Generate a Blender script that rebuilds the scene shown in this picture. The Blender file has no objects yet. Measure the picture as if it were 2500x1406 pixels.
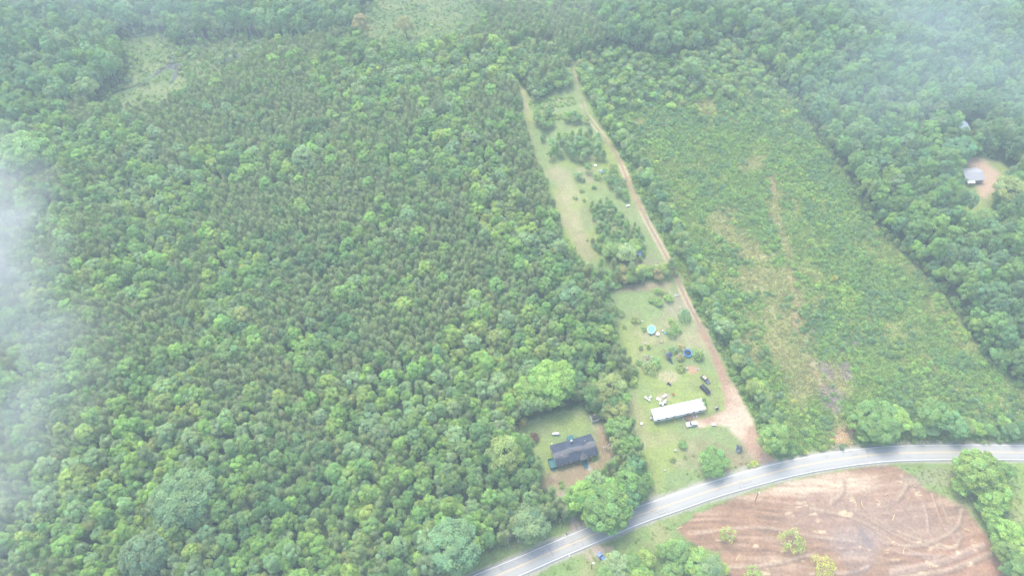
import bpy, math, random
import numpy as np
from mathutils import Vector, Matrix

S = bpy.context.scene
C = S.collection
R = math.radians
rng = np.random.default_rng(7)
random.seed(7)

# ---------------------------------------------------------------- camera, sky, sun, exposure
FPX, PITCH, CAMH = 1667.0, R(55.0), 260.0          # focal length in pixels of the 2500 px photo, tilt below the horizon, height
cam = bpy.data.objects.new("camera", bpy.data.cameras.new("camera"))
C.objects.link(cam)
cam.location = (0, 0, CAMH)
cam.rotation_euler = (R(90) - PITCH, 0, 0)
cam.data.sensor_fit = 'HORIZONTAL'
cam.data.angle = 2 * math.atan(1250 / FPX)
cam.data.clip_start, cam.data.clip_end = 1.0, 8000.0
S.camera = cam

SUN_EL, SUN_AZ = R(62), R(-30)                      # azimuth measured from +Y towards +X
w = bpy.data.worlds.new("World"); S.world = w; w.use_nodes = True
nt = w.node_tree
sky = nt.nodes.new("ShaderNodeTexSky"); sky.sky_type = 'NISHITA'; sky.sun_disc = False
sky.sun_elevation, sky.sun_rotation = SUN_EL, SUN_AZ
sky.air_density, sky.dust_density, sky.ozone_density = 1.0, 3.0, 1.0
nt.links.new(sky.outputs[0], nt.nodes["Background"].inputs[0])
nt.nodes["Background"].inputs[1].default_value = 0.15
sl = bpy.data.lights.new("sun", 'SUN'); sun = bpy.data.objects.new("sun", sl); C.objects.link(sun)
sl.energy, sl.angle, sl.color = 1.2, R(30), (1.0, 0.95, 0.87)
sd_ = Vector((math.sin(SUN_AZ) * math.cos(SUN_EL), math.cos(SUN_AZ) * math.cos(SUN_EL), math.sin(SUN_EL)))
sun.rotation_euler = sd_.to_track_quat('Z', 'Y').to_euler()
S.view_settings.view_transform = 'Standard'; S.view_settings.look = 'None'
S.view_settings.exposure = 1.5; S.view_settings.gamma = 1.0
S.cycles.max_bounces = 5; S.cycles.diffuse_bounces = 3; S.cycles.transmission_bounces = 3
S.cycles.volume_bounces = 1; S.cycles.volume_step_rate = 2.0; S.cycles.volume_max_steps = 128
S.cycles.use_denoising = True
S.cycles.caustics_reflective = S.cycles.caustics_refractive = False

# ---------------------------------------------------------------- helpers
SP, CP = math.sin(PITCH), math.cos(PITCH)
def P(px, py, z=0.0):
    """world point at height z seen at photo pixel (px, py)"""
    a, b = (px - 1250) / FPX, (py - 703) / FPX
    d = (CAMH - z) / (SP + b * CP)
    return np.array([a * d, d * (CP - b * SP), z])
def depth(x, y, z=0.0): return y * CP + (CAMH - z) * SP
def pix(x, y, z=0.0):
    d = depth(x, y, z)
    v = -(y * SP - (CAMH - z) * CP)
    return 1250 + FPX * x / d, 703 + FPX * v / d
def PL(pts, z=0.0): return np.array([P(a, b, z)[:2] for a, b in pts])

def _hash(ix, iy, seed):
    h = (ix.astype(np.int64) * 374761393 + iy.astype(np.int64) * 668265263 + seed * 1442695041) & 0x7fffffff
    h = ((h ^ (h >> 13)) * 1274126177) & 0x7fffffff
    return ((h ^ (h >> 16)) & 0xffff) / 65535.0
def noise(x, y, s, seed):
    x, y = np.asarray(x, float) / s, np.asarray(y, float) / s
    ix, iy = np.floor(x), np.floor(y); fx, fy = x - ix, y - iy
    fx, fy = fx * fx * (3 - 2 * fx), fy * fy * (3 - 2 * fy)
    a, b = _hash(ix, iy, seed), _hash(ix + 1, iy, seed)
    c, d = _hash(ix, iy + 1, seed), _hash(ix + 1, iy + 1, seed)
    return (a * (1 - fx) + b * fx) * (1 - fy) + (c * (1 - fx) + d * fx) * fy
def fbm(x, y, s, seed, o=4):
    t, a, n = 0, 1.0, 0
    for k in range(o):
        t = t + a * noise(x, y, s / 2 ** k, seed + 17 * k); n += a; a *= .55
    return t / n
def sstep(a, b, x):
    t = np.clip((x - a) / (b - a), 0, 1); return t * t * (3 - 2 * t)
def seg_dist(x, y, pl, closed=False, widths=None):
    """distance to a polyline; with widths, the distance minus the local width"""
    best = np.full(np.shape(x), 1e9)
    n = len(pl)
    for i in range(n if closed else n - 1):
        a, b = pl[i], pl[(i + 1) % n]; d = b - a
        t = np.clip(((x - a[0]) * d[0] + (y - a[1]) * d[1]) / max(d @ d, 1e-9), 0, 1)
        q = np.hypot(x - a[0] - t * d[0], y - a[1] - t * d[1])
        if widths is not None: q = q - (widths[i] * (1 - t) + widths[(i + 1) % n] * t)
        best = np.minimum(best, q)
    return best
def poly_sd(x, y, pl):
    """signed distance to a closed outline, negative inside"""
    d = seg_dist(x, y, pl, True)
    ins = np.zeros(np.shape(x), bool)
    for i in range(len(pl)):
        a, b = pl[i], pl[i - 1]
        c = (a[1] > y) != (b[1] > y)
        with np.errstate(divide='ignore', invalid='ignore'):
            ins ^= c & (x < (b[0] - a[0]) * (y - a[1]) / (b[1] - a[1] + 1e-12) + a[0])
    return np.where(ins, -d, d)

# ---------------------------------------------------------------- materials
def mat(name, col, rough=.7, var=.12, scale=1.5, metal=0., bump=0.):
    m = bpy.data.materials.get(name)
    if m: return m
    m = bpy.data.materials.new(name); m.use_nodes = True
    n, l = m.node_tree.nodes, m.node_tree.links
    b = n["Principled BSDF"]; b.inputs["Roughness"].default_value = rough; b.inputs["Metallic"].default_value = metal
    b.inputs["Specular IOR Level"].default_value = .3
    tc = n.new("ShaderNodeTexCoord"); nz = n.new("ShaderNodeTexNoise")
    nz.inputs["Scale"].default_value = scale; nz.inputs["Detail"].default_value = 5
    l.new(tc.outputs["Object"], nz.inputs["Vector"])
    rp = n.new("ShaderNodeValToRGB")
    c = np.array(col)
    rp.color_ramp.elements[0].position, rp.color_ramp.elements[1].position = .3, .7
    rp.color_ramp.elements[0].color = (*np.clip(c * (1 - var), 0, 1), 1)
    rp.color_ramp.elements[1].color = (*np.clip(c * (1 + var), 0, 1), 1)
    l.new(nz.outputs["Fac"], rp.inputs["Fac"]); l.new(rp.outputs["Color"], b.inputs["Base Color"])
    if bump:
        bp = n.new("ShaderNodeBump"); bp.inputs["Strength"].default_value = bump; bp.inputs["Distance"].default_value = .05
        l.new(nz.outputs["Fac"], bp.inputs["Height"]); l.new(bp.outputs["Normal"], b.inputs["Normal"])
    return m

def leaf_mat(name, transl=.65, instanced=True):
    """foliage: tint of the tree (object colour, or the scattered plant's own tint) times the leaf's own tone"""
    m = bpy.data.materials.new(name); m.use_nodes = True
    n, l = m.node_tree.nodes, m.node_tree.links
    n.remove(n["Principled BSDF"])
    at = n.new("ShaderNodeAttribute"); at.attribute_type = 'INSTANCER'; at.attribute_name = "tint"
    oi = n.new("ShaderNodeObjectInfo")
    ad = n.new("ShaderNodeMix"); ad.data_type = 'RGBA'; ad.blend_type = 'ADD'; ad.inputs[0].default_value = 1
    l.new(at.outputs["Color"], ad.inputs[6]); l.new(oi.outputs["Color"], ad.inputs[7])
    tn = n.new("ShaderNodeAttribute"); tn.attribute_name = "tone"
    mu = n.new("ShaderNodeMix"); mu.data_type = 'RGBA'; mu.blend_type = 'MULTIPLY'; mu.inputs[0].default_value = 1
    l.new(ad.outputs[2], mu.inputs[6]); l.new(tn.outputs["Color"], mu.inputs[7])
    d = n.new("ShaderNodeBsdfDiffuse"); t = n.new("ShaderNodeBsdfTranslucent"); mx = n.new("ShaderNodeAddShader")
    th = n.new("ShaderNodeMix"); th.data_type = 'RGBA'; th.blend_type = 'MULTIPLY'; th.inputs[0].default_value = 1; th.inputs[7].default_value = (transl * 1.1, transl * 1.05, transl * .7, 1)
    l.new(mu.outputs[2], th.inputs[6]); l.new(mu.outputs[2], d.inputs[0]); l.new(th.outputs[2], t.inputs[0])
    l.new(d.outputs[0], mx.inputs[0]); l.new(t.outputs[0], mx.inputs[1])
    l.new(mx.outputs[0], n["Material Output"].inputs["Surface"])
    return m
M_LEAF = leaf_mat("leaf")
M_BARK = mat("bark", (.16, .13, .10), .9, .3, 3)
M_PALEBARK = mat("pale bark", (.50, .46, .41), .9, .2, 3)

# ---------------------------------------------------------------- object helpers
def tag(o, label=None, cat=None, group=None, kind=None):
    if label: o["label"] = label
    if cat: o["category"] = cat
    if group: o["group"] = group
    if kind: o["kind"] = kind
    return o
def empty(name, loc, rz=0, label=None, cat=None, group=None):
    o = bpy.data.objects.new(name, None); C.objects.link(o)
    o.location = tuple(loc); o.rotation_euler = (0, 0, rz); o.empty_display_size = .5
    return tag(o, label, cat, group)
def np_mesh(name, v, f, mats, mi=None, tone=None):
    """mesh from numpy vertices and quads"""
    me = bpy.data.meshes.new(name)
    nv, nf = len(v), len(f)
    me.vertices.add(nv); me.vertices.foreach_set("co", np.asarray(v, np.float32).ravel())
    me.loops.add(nf * 4); me.loops.foreach_set("vertex_index", np.asarray(f, np.int32).ravel())
    me.polygons.add(nf); me.polygons.foreach_set("loop_start", np.arange(0, nf * 4, 4, dtype=np.int32))
    for m in mats: me.materials.append(m)
    if mi is not None: me.polygons.foreach_set("material_index", np.asarray(mi, np.int32))
    me.update(calc_edges=True)
    if tone is not None:
        a = me.color_attributes.new("tone", 'FLOAT_COLOR', 'POINT')
        c = np.ones((nv, 4), np.float32); c[:, :3] = tone
        a.data.foreach_set("color", c.ravel())
    return me

class MB:
    """collects boxes, bars, tubes, lathes and links them as one mesh object"""
    def __init__(s): s.v, s.f = [], []
    def add(s, v, f):
        k = len(s.v); s.v += [tuple(map(float, x)) for x in v]; s.f += [tuple(k + i for i in q) for q in f]; return s
    def box(s, c, d, rz=0., taper=1., rx=0.):
        m = Matrix.Rotation(rz, 3, 'Z') @ Matrix.Rotation(rx, 3, 'X')
        v = []
        for z in (-.5, .5):
            t = 1 if z < 0 else taper
            for x, y in ((-.5, -.5), (.5, -.5), (.5, .5), (-.5, .5)):
                v.append(Vector(c) + m @ Vector((x * d[0] * t, y * d[1] * t, z * d[2])))
        return s.add(v, [(3, 2, 1, 0), (4, 5, 6, 7), (0, 1, 5, 4), (1, 2, 6, 5), (2, 3, 7, 6), (3, 0, 4, 7)])
    def tube(s, a, b, r0, r1=None, n=7, cap=True):
        a, b = Vector(a), Vector(b); r1 = r0 if r1 is None else r1
        q = (b - a).to_track_quat('Z', 'Y')
        v = [a + q @ Vector((r0 * math.cos(2 * math.pi * i / n), r0 * math.sin(2 * math.pi * i / n), 0)) for i in range(n)]
        v += [b + q @ Vector((r1 * math.cos(2 * math.pi * i / n), r1 * math.sin(2 * math.pi * i / n), 0)) for i in range(n)]
        f = [(i, (i + 1) % n, n + (i + 1) % n, n + i) for i in range(n)]
        if cap: f += [tuple(range(n - 1, -1, -1)), tuple(range(n, 2 * n))]
        return s.add(v, f)
    def lathe(s, prof, n=20, c=(0, 0, 0), sx=1., sy=1.):
        v = [(c[0] + sx * r * math.cos(2 * math.pi * i / n), c[1] + sy * r * math.sin(2 * math.pi * i / n), c[2] + z) for r, z in prof for i in range(n)]
        f = [(k * n + i, k * n + (i + 1) % n, (k + 1) * n + (i + 1) % n, (k + 1) * n + i) for k in range(len(prof) - 1) for i in range(n)]
        return s.add(v, f)
    def prism(s, side, y0, y1):
        """side outline in x,z (counter-clockwise seen from -y) swept along y"""
        n = len(side)
        v = [(x, y0, z) for x, z in side] + [(x, y1, z) for x, z in side]
        return s.add(v, [tuple(range(n)), tuple(range(2 * n - 1, n - 1, -1))] + [((i + 1) % n, i, n + i, n + (i + 1) % n) for i in range(n)])
    def poly(s, v, flip=False): return s.add(v, [tuple(range(len(v)))[::-1 if flip else 1]])
    def build(s, name, m, parent=None, bevel=0.):
        me = bpy.data.meshes.new(name); me.from_pydata(s.v, [], s.f); me.update()
        for x in (m if isinstance(m, (list, tuple)) and not isinstance(m[0], float) else [m]): me.materials.append(x)
        o = bpy.data.objects.new(name, me); C.objects.link(o); o.parent = parent
        if bevel:
            b = o.modifiers.new("bevel", 'BEVEL'); b.width = bevel; b.segments = 2; b.limit_method = 'ANGLE'
        return o

# ---------------------------------------------------------------- outlines of the place (photo pixels turned into ground points)
YARD = PL([(1478, 703), (1497, 760), (1500, 815), (1506, 850), (1528, 890), (1556, 918), (1522, 940), (1515, 965), (1528, 1010), (1548, 1060), (1560, 1100), (1578, 1150), (1594, 1190), (1552, 1240), (1650, 1203), (1780, 1155), (1885, 1130), (1862, 1085), (1822, 1005), (1790, 945), (1766, 880), (1730, 815), (1690, 740), (1662, 680), (1640, 668), (1560, 692)])
HOUSELOT = PL([(1258, 1052), (1300, 1022), (1370, 998), (1420, 985), (1442, 1010), (1470, 1035), (1490, 1080), (1500, 1125), (1450, 1165), (1410, 1190), (1378, 1210), (1384, 1245), (1425, 1288), (1372, 1318), (1368, 1300), (1384, 1260), (1365, 1215), (1325, 1195), (1318, 1135), (1296, 1095)])
STRIP = PL([(1250, 185), (1268, 235), (1273, 300), (1298, 370), (1318, 430), (1343, 480), (1362, 540), (1376, 600), (1408, 640), (1420, 668), (1500, 660), (1640, 655), (1625, 610), (1590, 545), (1560, 480), (1525, 400), (1480, 320), (1448, 270), (1425, 215), (1405, 150), (1385, 140), (1392, 200), (1330, 235), (1300, 240)])
FIELD = PL([(1405, 150), (1480, 122), (1600, 140), (1700, 140), (1800, 95), (1855, 170), (1930, 240), (1990, 330), (2050, 420), (2110, 520), (2170, 590), (2230, 650), (2300, 720), (2350, 800), (2400, 870), (2450, 920), (2540, 990), (2660, 1080), (2300, 1082), (2150, 1086), (2000, 1098), (1905, 1122), (1862, 1085), (1822, 1005), (1790, 945), (1766, 880), (1730, 815), (1690, 740), (1645, 650), (1590, 545), (1560, 480), (1525, 400), (1480, 320), (1448, 270), (1425, 215)])
CLAY = PL([(1645, 1292), (1700, 1255), (1800, 1214), (1900, 1180), (2000, 1155), (2100, 1136), (2190, 1132), (2215, 1152), (2262, 1190), (2312, 1212), (2362, 1240), (2408, 1310), (2450, 1370), (2512, 1440), (2500, 1560), (1700, 1560), (1760, 1420), (1762, 1345), (1700, 1335)])
MARSH = PL([(285, 108), (330, 78), (400, 82), (440, 115), (450, 150), (475, 180), (470, 240), (400, 275), (300, 285), (235, 275), (250, 235), (305, 200), (318, 150)])
MEADOW = PL([(868, 90), (890, 12), (950, -25), (1150, -25), (1180, 30), (1175, 85), (1100, 118), (1000, 125), (920, 125)])
THICKET = PL([(440, 115), (520, 92), (640, 92), (665, 122), (610, 170), (510, 220), (462, 228)])
FARBARN = PL([(2326, 340), (2330, 303), (2362, 303), (2370, 335), (2362, 358), (2332, 362)])
FARLOT = PL([(2328, 452), (2332, 415), (2345, 395), (2395, 378), (2440, 395), (2475, 420), (2440, 440), (2425, 500), (2415, 545), (2345, 540)])
TRACK = [(1388, 120), (1395, 160), (1408, 215), (1432, 280), (1466, 325), (1497, 365), (1518, 405), (1538, 455), (1562, 505), (1585, 550), (1610, 595), (1636, 645), (1650, 672), (1663, 705), (1682, 745), (1704, 785), (1726, 830), (1750, 880), (1766, 920), (1784, 965), (1800, 1005), (1816, 1045), (1840, 1085), (1864, 1120), (1878, 1136)]
TRACKP = PL(TRACK)
ROADC = [(900, 1530), (1050, 1470), (1208, 1406), (1280, 1376), (1346, 1347), (1405, 1322), (1472, 1294), (1563, 1256), (1650, 1226), (1743, 1194), (1846, 1164), (1950, 1138), (2053, 1120), (2156, 1108), (2259, 1104), (2397, 1103), (2500, 1104), (2700, 1107), (2950, 1112)]
def smooth_line(pts, n=14):
    p = np.array(pts, float); p = np.vstack([2 * p[0] - p[1], p, 2 * p[-1] - p[-2]]); out = []
    for i in range(1, len(p) - 2):
        for t in np.linspace(0, 1, n, endpoint=False):
            a, b, c, d = p[i - 1:i + 3]
            out.append(.5 * (2 * b + (c - a) * t + (2 * a - 5 * b + 4 * c - d) * t * t + (3 * b - a - 3 * c + d) * t ** 3))
    out.append(p[-2]); return np.array(out)
ROADP = smooth_line(PL(ROADC))
ROADHALF = 3.65

# ---------------------------------------------------------------- ground: one fine sheet, split by what it is
GX0, GX1, GY0, GY1, GS = -420.0, 420.0, 36.0, 486.0, 0.56
nx, ny = int((GX1 - GX0) / GS) + 1, int((GY1 - GY0) / GS) + 1
gx = np.linspace(GX0, GX1, nx); gy = np.linspace(GY0, GY1, ny)
X, Y = np.meshgrid(gx, gy)
n1, n2, n3, n4 = fbm(X, Y, 26, 1), fbm(X, Y, 7, 2), fbm(X, Y, 2.2, 3, 3), fbm(X, Y, 60, 4)
def V(*c): return np.array(c, float)
def mix(a, b, t): return a + (b - a) * np.asarray(t)[..., None]
def lay(col, c, m): return mix(col, c, m)
wob = (n2 - .5) * 6 + (n3 - .5) * 2.5
def inside(pl, soft=1.2, amp=1.0): return sstep(soft, -soft, poly_sd(X, Y, pl) + wob * amp)
def blob(px, py, rx, ry, rot=0, soft=.95, amp=1.25):
    c = P(px, py); s = depth(c[0], c[1]) / FPX; rx, ry = rx * s, ry * s * 1.12
    dx, dy = X - c[0], Y - c[1]; ca, sa = math.cos(rot), math.sin(rot)
    q = np.hypot((dx * ca + dy * sa) / rx, (-dx * sa + dy * ca) / ry) + (n2 - .5) * .9 * amp + (n3 - .5) * .35 * amp
    return sstep(1.0 + soft * .5, 1.0 - soft * .5, q)
def path(pts, w0, soft=.6, amp=.25):
    pl = PL(pts); ws = w0 if hasattr(w0, '__len__') else [w0] * len(pl)
    out = np.zeros_like(X); mg = max(ws) + soft + 6 * amp + 1; lo, hi = pl.min(0) - mg, pl.max(0) + mg
    i0, i1 = max(int((lo[1] - GY0) / GS), 0), max(int((hi[1] - GY0) / GS) + 2, 0); j0, j1 = max(int((lo[0] - GX0) / GS), 0), max(int((hi[0] - GX0) / GS) + 2, 0)
    k = np.s_[i0:i1, j0:j1]
    if out[k].size: out[k] = sstep(soft, -soft, seg_dist(X[k], Y[k], pl, widths=ws) + wob[k] * amp)
    return out
G_GREEN, G_LIME, G_OLIVE, G_TAN, G_BROWN = V(.190, .255, .097), V(.230, .285, .085), V(.205, .225, .10), V(.34, .29, .175), V(.27, .20, .125)
CLAYC, SAND, SOILSHADE = V(.285, .178, .110), V(.47, .36, .25), V(.14, .10, .075)
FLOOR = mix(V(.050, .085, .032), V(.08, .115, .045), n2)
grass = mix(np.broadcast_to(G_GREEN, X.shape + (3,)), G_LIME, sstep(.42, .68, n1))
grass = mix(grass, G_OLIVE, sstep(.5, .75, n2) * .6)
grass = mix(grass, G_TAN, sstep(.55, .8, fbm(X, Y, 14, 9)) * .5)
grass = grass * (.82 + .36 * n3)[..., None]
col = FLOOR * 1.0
roadd = seg_dist(X, Y, ROADP[::3])
southside = Y < np.interp(X, ROADP[:, 0], ROADP[:, 1])
# verge and all land south of the road
col = lay(col, grass * V(.92, 1.0, .85), np.maximum(sstep(10.5, 7.5, roadd + wob * .5), southside * 1.0))
col = lay(col, grass, inside(YARD)); col = lay(col, grass, inside(HOUSELOT)); col = lay(col, grass, inside(STRIP, 1.5, .7))
mead = mix(np.broadcast_to(V(.125, .185, .068), X.shape + (3,)), V(.185, .225, .095), sstep(.35, .7, n2))
for pl in (MARSH, MEADOW, THICKET): col = lay(col, mead, sstep(5, -5, poly_sd(X, Y, pl) + wob * 2.2))
col = lay(col, grass, inside(FARLOT, 1.5, .5))
# scrub field
fd = mix(np.broadcast_to(V(.165, .24, .075), X.shape + (3,)), V(.235, .265, .105), sstep(.43, .72, fbm(X, Y, 20, 21) + (n3 - .5) * .25))
fd = fd * (.75 + .5 * n3)[..., None]
col = lay(col, fd, sstep(2.5, -2.5, poly_sd(X, Y, FIELD) + wob * 1.6 - 1.5))
FTAN = V(.29, .275, .14)
fieldbare = np.zeros_like(X)
for b in ((1905, 560, 14, 70, .12), (1935, 700, 14, 60, .15), (1900, 800, 55, 90, .2), (1960, 880, 50, 60, 0), (1960, 940, 45, 45, 0), (1780, 560, 45, 45, .5), (1840, 620, 50, 30, 0), (1870, 690, 60, 40, 0), (1720, 260, 30, 26, 0), (1840, 400, 40, 18, .5), (1560, 300, 14, 10, 0), (1700, 205, 26, 9, 0), (2040, 930, 40, 50, 0), (1830, 860, 20, 40, 0), (2050, 1064, 28, 20, 0), (2075, 1046, 24, 14, 0)):
    fieldbare = np.maximum(fieldbare, blob(*b, soft=.9, amp=1.6))
inF = inside(FIELD)
wornpath = path(smooth_line([(1882, 440), (1893, 500), (1908, 570), (1928, 650), (1945, 735), (1950, 800), (1975, 870), (2010, 950), (2040, 1010), (2052, 1062)], 6), 1.5, 1.6, .45)
fieldbare = np.maximum(fieldbare, wornpath)
col = lay(col, FTAN * (.8 + .4 * n3)[..., None], fieldbare * inF * .7)
col = lay(col, V(.36, .29, .19) * (.85 + .3 * n3)[..., None], wornpath * sstep(.3, .62, fbm(X, Y, 9, 77)) * inF * .8)
GREYB = V(.26, .23, .20)
for b in ((2030, 965, 30, 22), (2020, 905, 14, 30), (2060, 900, 14, 40), (2035, 990, 20, 16), (2060, 850, 10, 22), (1995, 810, 8, 14)):
    col = lay(col, GREYB, blob(*b, soft=.8) * .7)
col = lay(col, SAND * .95, blob(2050, 1068, 22, 13, .3) * .85); col = lay(col, V(.36, .24, .17), blob(2080, 1050, 24, 12) * .7)
# tan and brown wear in the two yards and the back strip
for b in ((1410, 1160, 70, 28, .2, G_BROWN, .9), (1478, 1085, 26, 56, .1, G_BROWN, .9), (1345, 1175, 26, 20, 0, V(.30, .20, .13), .6), (1372, 1212, 20, 12, 0, V(.34, .27, .2), .9),
          (1460, 1040, 16, 14, 0, G_TAN, .6), (1545, 1010, 26, 60, .3, G_TAN, .45), (1590, 1075, 60, 16, .1, G_TAN, .35), (1720, 830, 26, 46, .4, G_TAN, .55), (1560, 700, 90, 10, .1, V(.30, .215, .15), .7),
          (1650, 740, 30, 34, .4, V(.28, .24, .17), .6), (1690, 902, 15, 11, 0, V(.42, .24, .16), .8), (1622, 968, 16, 9, 0, V(.42, .30, .23), .6), (1690, 1018, 22, 8, .2, V(.40, .26, .17), .75),
          (1632, 920, 26, 15, 0, V(.33, .32, .17), .7), (1745, 1120, 42, 40, 0, V(.24, .17, .11), .5), (1815, 1115, 26, 20, 0, V(.27, .2, .14), .6), (1580, 1180, 22, 24, 0, G_TAN, .5),
          (1380, 450, 22, 66, .35, G_TAN, .55), (1395, 540, 20, 70, .3, G_TAN, .55), (1425, 610, 30, 34, .3, V(.27, .23, .14), .6), (1350, 425, 50, 14, 0, G_TAN, .3), (1560, 640, 60, 20, 0, V(.2, .2, .115), .8),
          (1282, 260, 10, 60, .15, G_TAN, .6), (1440, 525, 24, 40, 0, G_OLIVE, .4), (1365, 245, 30, 5, -.1, G_TAN, .7), (1545, 830, 26, 20, 0, G_LIME, .7), (1400, 400, 60, 10, 0, G_LIME, .7), (1455, 600, 14, 22, 0, G_LIME, .7), (1375, 1030, 62, 26, .1, G_LIME, .75), (1330, 1110, 24, 44, 0, G_LIME, .6), (1400, 620, 14, 40, .2, G_LIME, .4), (1290, 290, 10, 40, 0, G_LIME, .5)):
    col = lay(col, b[5] * (.85 + .3 * n3)[..., None], blob(*b[:5]) * b[6])
col = lay(col, V(.29, .2, .14), path([(1284, 330), (1305, 390), (1325, 450), (1345, 500)], 1.6, 1.2, .3) * .75)
col = lay(col, V(.29, .2, .14), path([(1362, 560), (1374, 610), (1395, 650)], 1.2, 1.2, .3) * .6)
col = lay(col, V(.32, .26, .2), path([(1372, 1210), (1384, 1240), (1396, 1268), (1412, 1290)], [1.6, 1.0, 1.4, 3.2], .5, .15))
col = lay(col, V(.38, .34, .29), path([(1432, 1128), (1440, 1145)], .6, .3, .05))
# far house yard
col = lay(col, V(.45, .32, .215), np.maximum(blob(2385, 400, 22, 20), path([(2380, 400), (2410, 425), (2408, 455), (2400, 475)], [5, 6, 5, 2.5], 2, .4)))
# dirt track with two wheel ruts and its sandy fan by the mobile home
TW = [.6, .8, .9, 1.0, 1.1, 1.2, 1.2, 1.25, 1.3, 1.3, 1.3, 1.3, 1.2, 1.15, 1.15, 1.2, 1.3, 1.5, 1.8, 2.8, 3.8, 4.2, 3.8, 2.9, 3.8]
tsd = seg_dist(X, Y, TRACKP, widths=TW); tdc = seg_dist(X, Y, TRACKP)
trackc = mix(np.broadcast_to(V(.27, .205, .135), X.shape + (3,)), V(.33, .205, .14), sstep(.4, .65, n1))
trackm = sstep(1.1, -.9, tsd + wob * .38)
trackm = trackm * np.clip(sstep(330, 215, Y) * .75 + .25, 0, 1)
col = lay(col, trackc * (.85 + .3 * n3)[..., None], trackm)
rut = np.exp(-((tdc - 1.15) / .5) ** 2) * sstep(.42, .6, fbm(X, Y, 16, 31)) * (Y > 135)
col = lay(col, SAND * 1.05, rut * .8)
green_mid = np.exp(-(tdc / .45) ** 2) * sstep(.4, .6, fbm(X, Y, 20, 33)) * (Y > 205)
col = lay(col, G_OLIVE, green_mid * .7)
fan = np.maximum(path([(1700, 1034), (1740, 1026), (1785, 1020)], [1.0, 2.2, 4.5], .9, .35), path([(1785, 955), (1795, 1000), (1812, 1040), (1838, 1080), (1862, 1112)], [2.6, 4.3, 5.6, 3.9, 2.8], 1.6, .6))
fanc = mix(np.broadcast_to(V(.47, .375, .27), X.shape + (3,)), V(.37, .25, .17), sstep(.45, .62, n1 + (n2 - .5) * .4))
col = lay(col, fanc * (.88 + .24 * n3)[..., None], fan)
def smooth_px(pts): return [tuple(q) for q in smooth_line(pts, 6)]
# cleared clay lot: scraped soil, machine tracks, chips; streak contrast also paints in relief shading
csd = poly_sd(X, Y, CLAY) + wob * .5
cm = sstep(1.0, -1.0, csd)
st = noise(X / 9, Y * 1.1 + np.sin(X / 16) * 1.6, 1.0, 41) * .6 + noise(X / 4, Y * 2.4 + np.sin(X / 16) * 3, 1.0, 42) * .4
cc = mix(np.broadcast_to(CLAYC, X.shape + (3,)), V(.235, .175, .125), sstep(.42, .62, n1))
cc = mix(cc, V(.19, .13, .09), sstep(.45, .75, st) * (.25 + .6 * sstep(.35, .65, n1)))
fine = noise(X / 14, Y / 1.0 + np.sin(X / 16) * 2.2, 1.0, 44); cc = mix(cc, V(.40, .28, .19), sstep(.58, .8, fine) * .6); cc = mix(cc, V(.17, .115, .082), sstep(.38, .2, fine) * .5)
cc = mix(cc, V(.33, .19, .12), blob(2350, 1370, 130, 60) * .8); cc = mix(cc, V(.30, .215, .165), blob(2120, 1260, 190, 60) * .6)
cc = mix(cc, SAND * 1.08, np.maximum(blob(1960, 1185, 130, 17, .16), blob(2060, 1175, 70, 26, 0)) * (.55 + .45 * sstep(.3, .6, st)))
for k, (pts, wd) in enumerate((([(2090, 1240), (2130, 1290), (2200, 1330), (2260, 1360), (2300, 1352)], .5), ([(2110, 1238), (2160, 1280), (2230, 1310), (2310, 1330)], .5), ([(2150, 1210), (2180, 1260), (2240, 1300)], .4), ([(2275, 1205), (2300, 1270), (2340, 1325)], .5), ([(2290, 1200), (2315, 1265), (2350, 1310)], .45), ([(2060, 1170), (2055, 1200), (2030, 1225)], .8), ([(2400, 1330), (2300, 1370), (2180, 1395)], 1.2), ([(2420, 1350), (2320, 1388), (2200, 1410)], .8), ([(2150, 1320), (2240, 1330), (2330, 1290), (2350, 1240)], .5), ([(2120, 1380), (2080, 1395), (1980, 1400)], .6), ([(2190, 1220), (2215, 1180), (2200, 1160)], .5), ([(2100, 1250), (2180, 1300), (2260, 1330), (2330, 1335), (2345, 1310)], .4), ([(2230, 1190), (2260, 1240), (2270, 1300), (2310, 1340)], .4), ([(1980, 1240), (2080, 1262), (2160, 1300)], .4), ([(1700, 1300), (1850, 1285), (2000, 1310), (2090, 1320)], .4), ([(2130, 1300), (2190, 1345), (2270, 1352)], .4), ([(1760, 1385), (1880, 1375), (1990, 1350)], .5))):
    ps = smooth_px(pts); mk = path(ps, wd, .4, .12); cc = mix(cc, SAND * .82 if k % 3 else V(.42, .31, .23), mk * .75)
    mk = path([(a + 5, b + 6) for a, b in ps], wd * .8, .4, .12); cc = mix(cc, SOILSHADE, mk * .42)  # dark soil beside each track, doubling as rut shading painted into the colour
cc = mix(cc, V(.13, .11, .10), (blob(2113, 1315, 9, 26, .3) + blob(2090, 1395, 16, 8)) * .6)
cc = mix(cc, V(.26, .225, .21), blob(2100, 1335, 50, 40) * .4)
chip = noise(X / 3.2, Y / .7 + np.sin(X / 16) * 1.2, 1.0, 51); chipm = sstep(.84, .92, chip) * sstep(.5, .66, fbm(X, Y, 22, 52)) * sstep(.0, -4, csd)
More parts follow.
